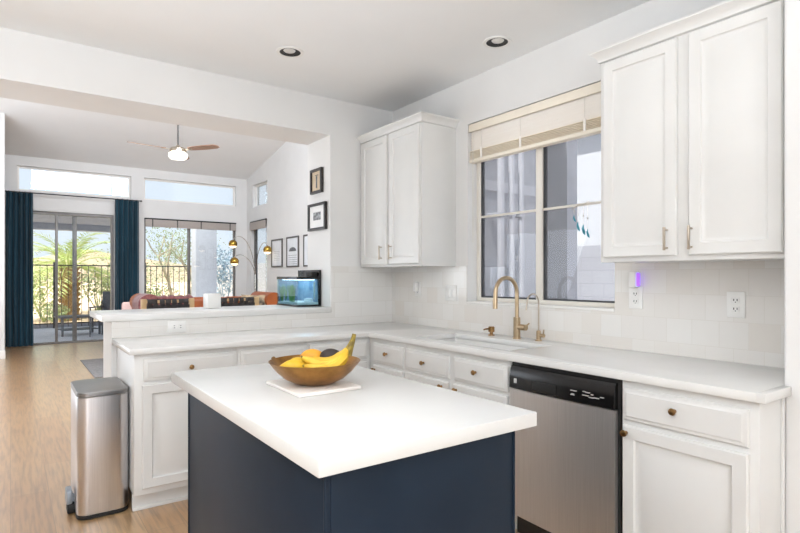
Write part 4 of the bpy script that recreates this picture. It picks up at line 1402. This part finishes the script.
ot = thing('patio_table', 'low dark outdoor table on the patio behind the sliding door', 'table', (ray_xy(78, 14.6), 14.6, -0.04), R(10))
MB().box(-0.42, 0.42, -0.3, 0.3, 0.40, 0.44, 0.005).build('tabletop', M['outdoor_grey'], ot)
for x in (-0.38, 0.38):
    for y in (-0.26, 0.26):
        MB().box(x - 0.02, x + 0.02, y - 0.02, y + 0.02, 0, 0.40).build('leg', M['outdoor_grey'], ot)
MB().box(-0.36, 0.36, -0.24, 0.24, 0.12, 0.14).build('shelf', M['outdoor_grey'], ot)
oc = thing('patio_chair', 'dark metal patio chair at the right edge of the sliding door', 'chair', (ray_xy(107, 13.9), 13.9, -0.04), R(-35))
MB().box(-0.25, 0.25, -0.25, 0.25, 0.42, 0.46, 0.01).build('seat', M['outdoor_grey'], oc)
for x in (-0.24, 0.24):
    MB().tube([(x, 0.25, 0), (x, 0.25, 0.5), (x, 0.30, 1.0)], 0.018, 8).build('leg', M['outdoor_grey'], oc)
    MB().tube([(x, -0.25, 0), (x, -0.25, 0.66)], 0.018, 8).build('leg', M['outdoor_grey'], oc)
    MB().box(x - 0.025, x + 0.025, -0.27, 0.28, 0.64, 0.67, 0.005).build('arm', M['outdoor_grey'], oc)
MB().box(-0.24, 0.24, 0.27, 0.295, 0.55, 1.0, 0.008).build('backrest', M['outdoor_grey'], oc)

# the side yard outside the kitchen window: house corner with downpipes, sconce and utility box
def downpipe(label, x, w, y1=4.28 - 0.41):
    t = thing('downpipe', label, 'pipe', (x, YB, 0), 0)
    MB().box(-w / 2, w / 2, -0.20, -0.15, -0.15, 2.62, 0.006).build('pipe', M['pipe_paint'], t)
    for zz in (0.5, 1.9):
        MB().box(-w / 2 - 0.012, w / 2 + 0.012, -0.204, -0.02, zz, zz + 0.03).build('strap', M['pipe_paint'], t)


xo = [ray_xy(u, YB) for u in (488, 498.5, 508)]
downpipe('white downpipe outside the kitchen window, closest to its left frame', xo[0], 0.05)
downpipe('white downpipe outside the kitchen window, second from its left frame', xo[1], 0.04)
downpipe('white downpipe outside the kitchen window, beside the wall sconce', xo[2], 0.035)
ub = thing('utility_box', 'grey utility box low on the outside wall behind the white downpipes', 'utility box', (ray_xy(496, YB), YB - 0.021, 1.16))
MB().box(-0.20, 0.20, -0.004, 0, -0.25, 0.25).build('back_plate', M['utility'], ub)
MB().box(-0.19, 0.19, -0.10, -0.003, -0.24, 0.24, 0.008).build('cover', M['utility'], ub)
ws = thing('wall_sconce', 'small grey wall sconce with pale bulb outside the kitchen window', 'wall lamp', (ray_xy(513, YB), YB - 0.021, 1.52))
MB().box(-0.05, 0.05, -0.05, 0, -0.12, 0.16, 0.008).build('back_plate', M['utility'], ws)
MB().lathe([(0, -0.03), (0.022, -0.02), (0.024, 0.0), (0.014, 0.03), (0, 0.035)], (-0.03, -0.08, -0.03), 16).build('bulb', M['white_plastic'], ws)
struct('trim_1', MB().box(2.86, 4.7, YB - 0.03, YB - 0.001, 2.16, 2.26), M['pipe_paint'])
